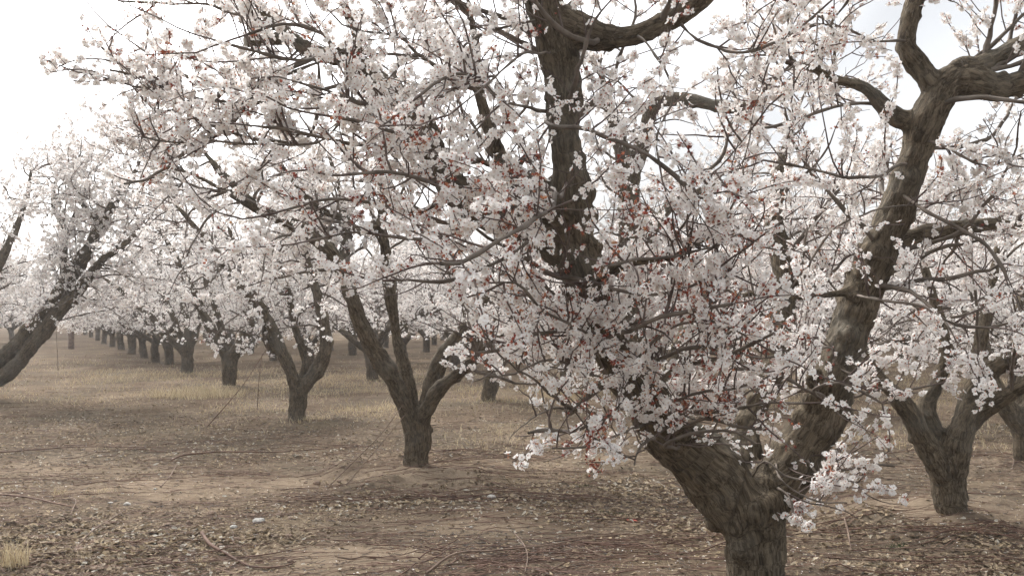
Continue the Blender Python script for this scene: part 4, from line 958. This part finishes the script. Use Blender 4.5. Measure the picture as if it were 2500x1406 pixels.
HEAPS = [  # photo centre, depth, spread x, y, main azimuth, jitter, count, length, label, group
 (1290, 1375, 5.62, .75, .35, .12, .4, 34, (.5, 1.3), 'dark red pruned shoot in the heap at the bottom edge left of the big trunk', 'prunings heaped at the bottom edge'),
 (1130, 1215, 7.5, .9, .16, -.16, .12, 26, (.9, 1.9), 'long brown pruned shoot in the bundle lying just before the middle tree', 'prunings bundled before the middle tree'),
 (1260, 1115, 9.4, 1.5, 1.0, .03, .22, 30, (.7, 1.6), 'reddish pruned shoot in the mat right of the middle trunk', 'prunings right of the middle trunk'),
 (2200, 1330, 6.0, 1.3, 1.1, -.06, .16, 36, (.8, 1.9), 'long red pruned shoot in the rows between the big trunk and the right edge', 'prunings at the bottom right'),
 (1600, 1290, 6.3, .8, .7, -.02, .2, 16, (.6, 1.3), 'thin pruned shoot close to the left foot of the big trunk', 'prunings left of the big trunk'),
 (330, 1170, 8.4, 1.6, .9, .10, .25, 26, (.6, 1.5), 'thin dark pruned shoot scattered on the bare soil at the left', 'prunings scattered at the left'),
 (520, 1330, 5.9, .9, .4, .12, .4, 16, (.4, 1.0), 'thin pruned shoot among the dead leaves at the lower left', 'prunings among the lower left leaves'),
 (2250, 1130, 9.3, 1.3, .8, .0, .45, 26, (.6, 1.4), 'brown pruned shoot strewn round the trees at the right', 'prunings strewn at the right'),
 (560, 1075, 10.6, 2.0, .9, .04, .25, 22, (.7, 1.5), 'dark pruned shoot lying before the second tree left of the middle tree', 'prunings before the leaning V tree'),
]
npr = 0
for (cx, cy_, d, sx, sy, az, jz, cnt, ln, lab, grp) in HEAPS:
    c = P(cx, cy_, d)
    for _ in range(cnt):
        x = c[0] + rngS.normal(0, sx * .6); y = max(4.75, c[1] + rngS.normal(0, sy * .6))
        if any(math.hypot(x - q[0], y - q[1]) < .25 for q in (A_B, B_B, C_B)): continue
        pts = shoot_pts(x, y, az + rngS.normal(0, jz * 1.5), rngS.uniform(*ln), rngS, .10, .05)
        o = shoot_obj('pruned_shoot', pts, rngS.uniform(.0026, .0052), .0014, M['pruned'] if rngS.random() < .72 else M['stick'], rngS)
        tag(o, lab, 'pruning', grp); npr += 1
def ribbon(nm, P3, r, material):
    V, Q = tubes(P3, r, 3); o = obj(nm, mesh_np(nm, V, [Q], [material], None, True)); o['kind'] = 'stuff'; return o
x, y = scatter(2200, 4.8, 30, .62); PP = np.array([shoot_pts(a, b_, rngS.normal(.03, .35), rngS.uniform(.2, .9), rngS, .12, .02, 7) for a, b_ in zip(x, y)])
ribbon('twig_litter', PP, rngS.uniform(.0016, .0034, len(x))[:, None] * np.linspace(1, .5, 7)[None], M['pruned'])
# ---- sticks one can point at
def stick(pl, r0, r1, label, material=M['stick'], nm='fallen_stick', cat='stick'):
    c = catmull(np.array(pl, float), .05); rng = np.random.default_rng(int(abs(pl[0][0]) * 977) % 9999)
    c = wobble(np.column_stack([c, np.linspace(r0, r1, len(c))]), rng, .8, .08); rr = c[:, 3]; V, Q = tubes(c[None, :, :3], rr[None], 7)
    return tag(obj(nm, mesh_np(nm, V, [Q], [material], None, True)), label, cat)
def gp(pxx, pyy, up=.01):
    """ground point under a photo pixel"""
    d = 5.0
    for _ in range(7):
        p = P(pxx, pyy, d); g_ = gh(p[0], p[1]); d = d * (HC - g_) / max(HC - p[2], .02)
    p = P(pxx, pyy, d); p[2] = gh(p[0], p[1]) + up; return p
stick([gp(492, 1318, .05), gp(515, 1340, .03), gp(560, 1362, .02), gp(620, 1387, .01), gp(690, 1385, .01), gp(722, 1374, .01)], .013, .004, 'thick bent brown stick with a forked dark end at the lower left', M['pruned'])
stick([gp(355, 1378, .01), gp(500, 1374, .012), gp(640, 1358, .012), gp(755, 1340, .02)], .007, .003, 'long thin red shoot just above the bottom edge, crossing the bent brown stick', M['pruned'])
stick([gp(180, 1345, .01), gp(225, 1310, .04), gp(280, 1270, .03), gp(330, 1235, .02)], .005, .003, 'thin dark stick slanting up over the pale leaves at the lower left')
stick([gp(0, 1212, .02), gp(70, 1222, .03), gp(130, 1232, .02), gp(190, 1242, .02)], .009, .004, 'dark red shoot entering from the left edge above the dead leaves', M['pruned'])
stick([gp(0, 1108, .02), gp(110, 1102, .03), gp(220, 1096, .03), gp(330, 1095, .02), gp(470, 1098, .02)], .008, .003, 'very long dark shoot lying level from the left edge over bare soil', M['pruned'])
stick([gp(418, 1130, .03), gp(450, 1122, .05), gp(540, 1112, .04), gp(700, 1102, .03), gp(880, 1092, .02)], .010, .003, 'long shoot with a thicker curved end left of the middle tree', M['pruned'])
stick([gp(392, 1190, .01), gp(415, 1172, .05), gp(432, 1155, .10)], .006, .004, 'short stick propped up on the soil below the curved long shoot')
stick([gp(168, 1218, .02), gp(185, 1238, .06), gp(178, 1250, .03), gp(172, 1258, .01)], .004, .003, 'small bent dry twig standing up at the left', M['stick'])
stick([gp(1790, 1240, .03), gp(2090, 1262, .05), gp(2140, 1310, .03), gp(2160, 1345, .02)], .009, .005, 'pale grey broken stick between the big trunk and the right tree', M['cutwood']) if False else None
stick([gp(2062, 1300, .10), gp(2072, 1325, .06), gp(2078, 1350, .02)], .006, .004, 'short upright stump of dry wood standing among red shoots at the right', M['stick'])
stick([gp(1255, 1318, .05), gp(1280, 1345, .04), gp(1288, 1375, .03), gp(1282, 1404, .02)], .0055, .003, 'bent dry branch sticking out of the heap at the bottom edge')
stick([gp(1040, 1406, .02), gp(1110, 1375, .06), gp(1200, 1362, .05), gp(1330, 1350, .05), gp(1450, 1318, .03)], .0085, .003, 'longest thick branch lying along the heap at the bottom edge')
stick([gp(805, 1187, .01), P(860, 1130, 8.2), P(930, 1060, 8.3), P(985, 985, 8.45)], .0055, .003, 'left of two long bare shoots leaning against the middle tree', M['stick'], 'leaning_shoot', 'stick')
stick([gp(845, 1190, .01), P(890, 1130, 8.2), P(950, 1060, 8.3), P(996, 1003, 8.5)], .005, .003, 'right of two long bare shoots leaning against the middle tree', M['stick'], 'leaning_shoot', 'stick')
stick([gp(505, 1045, .01), P(560, 980, 12.0), P(600, 930, 12.2), P(652, 850, 12.4)], .007, .004, 'long dark shoot leaning up toward the V forked tree', M['pruned'], 'leaning_shoot', 'stick')
stick([gp(628, 1000, .01), P(632, 930, 14.2), P(640, 862, 14.3)], .006, .004, 'upright bare shoot standing left of the V forked tree', M['pruned'], 'upright_shoot', 'stick')
stick([gp(142, 905, .0), P(139, 850, gp(142, 905)[1]), P(137, 778, gp(142, 905)[1])], .012, .007, 'tall thin dry stem standing alone in the aisle at the left', M['stick'], 'dry_stem', 'stem')
stick([gp(180, 862, 0), P(181, 838, gp(180, 862)[1]), P(184, 815, gp(180, 862)[1])], .05, .02, 'small dark dead weed in the aisle near the tall dry stem', M['pruned'], 'dead_weed', 'weed') if False else None
# ---- straw grass
GRASS = [(725, 1030, 12.9, .45, .35, .6), (560, 945, 18.5, .5, .5, .7), (1195, 985, 15.3, .5, .4, .7), (480, 955, 17.6, 1.6, 1.0, 1.0), (420, 905, 22, 3.5, 3.0, .75), (840, 925, 21, 2.8, 4.2, 1.0), (1010, 930, 21, 2.0, 4, .7), (1130, 960, 17.5, 1.3, 1.8, .8), (1290, 960, 17.5, 1.5, 2.0, .7), (1930, 950, 18, 1.4, 2.5, .7), (2120, 940, 18, 1.2, 2.0, .8), (2250, 920, 20, 2, 3, .6),
         (640, 1000, 14.5, .8, .6, .35), (950, 1000, 14.5, 1.8, .7, .35), (230, 930, 20, 3.0, 3, .45), (2050, 985, 15, 1.0, 1.0, .35), (300, 890, 27, 3, 2.5, .3), (1600, 930, 19, 3, 3, .4), (60, 890, 27, 3, 3, .12)]
def blades(nm, x, y, h, wd, tone, material, lean=.35):
    n = len(x); z = ground_h(x, y) - .01; a = rngG.uniform(0, 6.28, n); s = np.stack([np.cos(a), np.sin(a), 0 * a], 1); l = np.stack([rngG.normal(0, lean, n), rngG.normal(0, lean, n), np.ones(n)], 1); l = norm(l)
    c = np.stack([x, y, z], 1); l2 = norm(l + np.stack([rngG.normal(0, lean, n), rngG.normal(0, lean, n), -.1 * np.ones(n)], 1))
    m_ = c + l * (h * .55)[:, None]; t = m_ + l2 * (h * .45)[:, None]; w_ = (wd * .5)[:, None]
    V = np.stack([c - s * w_, c + s * w_, m_ + s * w_ * .8, m_ - s * w_ * .8, t], 1).reshape(-1, 3); off = np.arange(n)[:, None] * 5
    o = obj(nm, mesh_np(nm, V, [off + np.array([[0, 1, 2, 3]]), off + np.array([[3, 2, 4]])], [material], None, False, {'tone': ('FACE', 'FLOAT', np.clip(np.concatenate([tone, tone]), 0, 1))}))
    return o
x, y = scatter(300000, 10, 42, .66); p3 = np.stack([x, y, 0 * x], 1); den = blobs(x, y, GRASS) * np.clip(.5 + 2.0 * fbm(p3 * .85, 3) + .9 * fbm(p3 * 3.1 + 5, 2), 0, 2) + .05 * np.clip(fbm(p3 * .5, 2) * 3, 0, 1)
k = rngG.random(len(x)) < np.clip(den, 0, 1); x, y = x[k], y[k]; p3 = p3[k]
h = rngG.uniform(.04, .14, len(x)) * (1 + .5 * fbm(p3 * .9 + 2, 2)); o = blades('dry_grass', x, y, h, rngG.uniform(.004, .009, len(x)), np.clip(rngG.normal(.5, .25, len(x)), 0, 1), M['straw'], .5); o['kind'] = 'stuff'
x, y = scatter(5200, 4.8, 15, .62); p3 = np.stack([x, y, 0 * x], 1); k = fbm(p3 * 2.1 + 33, 2) > .22; x, y = x[k], y[k]
o = blades('stubble', x, y, rngG.uniform(.02, .06, len(x)), rngG.uniform(.0015, .003, len(x)), np.clip(rngG.normal(.55, .25, len(x)), 0, 1), M['straw'], .6); o['kind'] = 'stuff'
def tuft(pxx, pyy, n, hh, sp, material, label, nm, cat, wd=.003, lean=.3):
    c = gp(pxx, pyy, 0); a = rngG.uniform(0, 6.28, n); r = sp * np.sqrt(rngG.random(n))
    o = blades(nm, c[0] + r * np.cos(a) * 1.5, c[1] + r * np.sin(a), rngG.uniform(.4, 1, n) * hh, np.full(n, wd), rngG.random(n), material, lean); return tag(o, label, cat)
tuft(480, 968, 900, .28, .60, M['straw'], 'tallest clump of pale dry grass before the straight trunk', 'grass_clump', 'grass', .006, .35)
tuft(36, 1385, 140, .24, .06, M['straw'], 'yellow straw tuft at the bottom left corner', 'grass_tuft', 'grass', .004, .22)
tuft(560, 1103, 70, .10, .07, M['straw'], 'small bright straw tuft touching the long curved shoot', 'grass_tuft', 'grass', .003, .5)
tuft(250, 1205, 110, .09, .10, M['straw'], 'wide low straw tuft on bare soil at the left', 'grass_tuft', 'grass', .003, .6)
tuft(145, 1208, 60, .12, .05, M['straw'], 'narrow low straw tuft near the left edge', 'grass_tuft', 'grass', .003, .4)
tuft(490, 1376, 40, .09, .03, M['straw'], 'tiny straw tuft on the red shoot near the bottom edge', 'grass_tuft', 'grass', .003, .4)
tuft(180, 1368, 60, .08, .05, M['straw'], 'short straw tuft among the pale leaves at the lower left', 'grass_tuft', 'grass', .003, .5)
tuft(1422, 1187, 90, .045, .06, M['weed'], 'dark green weed in yellow leaves right of the middle tree', 'green_weed', 'weed', .005, .8)
tuft(1492, 1253, 170, .05, .09, M['weed'], 'largest green weed beside the red scrap', 'green_weed', 'weed', .005, .8)
tuft(2195, 1335, 80, .06, .06, M['weed'], 'green weed among red shoots below the right tree', 'green_weed', 'weed', .005, .8)
tuft(2160, 1378, 140, .035, .11, M['weed'], 'flat bright green weed near the bottom edge at the right', 'green_weed', 'weed', .005, .9)
# ---- pale stones, clods, the red scrap
def lump(pxx, pyy, r, material, label, nm, cat, flat=.6):
    c = gp(pxx, pyy, r * flat * .35); th, ph = np.meshgrid(np.linspace(0, np.pi, 9), np.arange(12) * np.pi / 6, indexing='ij')
    V = np.stack([np.sin(th) * np.cos(ph), np.sin(th) * np.sin(ph), np.cos(th)], -1).reshape(-1, 3); V = V * (1 + .32 * fbm(V * 1.6 + pxx, 3))[:, None] * r * np.array([1, .8, flat]) + c
    i_ = np.arange(8)[:, None] * 12; s = np.arange(12); s2 = (s + 1) % 12; Q = np.stack([i_ + s, i_ + 12 + s, i_ + 12 + s2, i_ + s2], -1).reshape(-1, 4)
    return tag(obj(nm, mesh_np(nm, V, [Q], [material], None, False)), label, cat)
mp, n, b = mat('pale_stone'); g = N(n, 'ShaderNodeNewGeometry').outputs['Position']; r_ = ramp(n, [(.35, (.27, .255, .23)), (.65, (.44, .42, .385))]); n.links.new(noise(n, g, 30), r_.inputs[0]); n.links.new(r_.outputs[0], b.inputs['Base Color'])
mc, n, b = mat('clod_soil'); g = N(n, 'ShaderNodeNewGeometry').outputs['Position']; r_ = ramp(n, [(.35, (.12, .082, .06)), (.65, (.24, .17, .125))]); n.links.new(noise(n, g, 22, 6), r_.inputs[0]); n.links.new(r_.outputs[0], b.inputs['Base Color'])
bp = N(n, 'ShaderNodeBump'); bp.inputs['Distance'].default_value = .01; n.links.new(noise(n, g, 60, 6), bp.inputs['Height']); n.links.new(bp.outputs[0], b.inputs['Normal'])
ms, n, b = mat('red_scrap'); b.inputs['Base Color'].default_value = (.36, .085, .06, 1)
for (a, c_, r, lab) in ((310, 1232, .030, 'largest white stone in bare soil at the left'), (270, 1230, .024, 'greyish white stone left of the largest white one'), (230, 1295, .022, 'white stone at the top of the slanting thin stick'), (378, 1195, .016, 'small white stone at the foot of the propped stick'),
                        (632, 1276, .05, 'whitish stone pair right side, beside curled leaves at the lower left'), (570, 1288, .028, 'rounded cream stone beside dead leaves'), (1150, 1288, .014, 'tiny white stone in grey chips before the heap'), (1200, 1216, .04, 'pale flat stone in the leaf drift right of the middle tree')):
    lump(a, c_, r, mp, lab, 'pale_stone', 'stone')
lump(1540, 1272, .055, ms, 'flat red scrap lying left of the big trunk', 'red_scrap', 'scrap', .18)
nc = 0
for _ in range(70):
    a, c_ = rngS.uniform(0, 760), rngS.uniform(1255, 1400)
    if rngS.random() < .35: a, c_ = rngS.uniform(650, 1100), rngS.uniform(1140, 1210)
    lump(a, c_, rngS.uniform(.012, .038), mc, None, 'soil_clod', None); nc += 1
for o in COL.objects:
    if o.name.startswith('soil_clod'):
        left = o.data.vertices[0].co.y < 7
        tag(o, 'brown clod of dry earth on the lower left ground' if left else 'brown clod of dry earth on the mound of the middle tree', 'clod', 'earth clods at the lower left' if left else 'earth clods round the middle tree')
# ---- the far end of the aisle: a wooden post
pd = gp(173, 852)[1]
cyl = []
for k in range(9): cyl.append([*P(173, 852, pd)[:2], -.1 + k * .235, .13 - .004 * k])
c = wobble(np.array(cyl), np.random.default_rng(3), .25, .08); c[:, 2] += gh(c[0, 0], c[0, 1]); V, Q = tubes(c[None, :, :3], c[None, :, 3], 10)
V = np.vstack([V, c[-1, :3]]); s = np.arange(10); capf = np.stack([np.full(10, len(V) - 1), 80 + s, 80 + (s + 1) % 10], 1)
tag(obj('wooden_post', mesh_np('wooden_post', V, [Q, capf], [M['stick']], None, True)), 'weathered grey wooden post standing at the far end of the aisle', 'post')
# ---- haze: dusty air
HB = bpy.data.meshes.new('haze'); x0, x1, y0, y1, z0, z1 = -420, 420, -110, 900, -2.2, 9.0
v = [(x0, y0, z0), (x1, y0, z0), (x1, y1, z0), (x0, y1, z0), (x0, y0, z1), (x1, y0, z1), (x1, y1, z1), (x0, y1, z1)]
HB.from_pydata(v, [], [(3, 2, 1, 0), (4, 5, 6, 7), (0, 1, 5, 4), (1, 2, 6, 5), (2, 3, 7, 6), (3, 0, 4, 7)])
hm = bpy.data.materials.new('haze'); hm.use_nodes = True; hm.node_tree.nodes.clear()
ho = hm.node_tree.nodes.new('ShaderNodeOutputMaterial'); hv = hm.node_tree.nodes.new('ShaderNodeVolumePrincipled'); hv.inputs['Density'].default_value = HAZE; hv.inputs['Color'].default_value = (.95, .95, .96, 1); hv.inputs['Anisotropy'].default_value = .35
hm.node_tree.links.new(hv.outputs[0], ho.inputs['Volume']); HB.materials.append(hm)
if HAZE > 0:
    hz = obj('haze', HB); hz['kind'] = 'stuff'
print('done', npr, 'prunings', nc, round(time.time() - T0, 1))
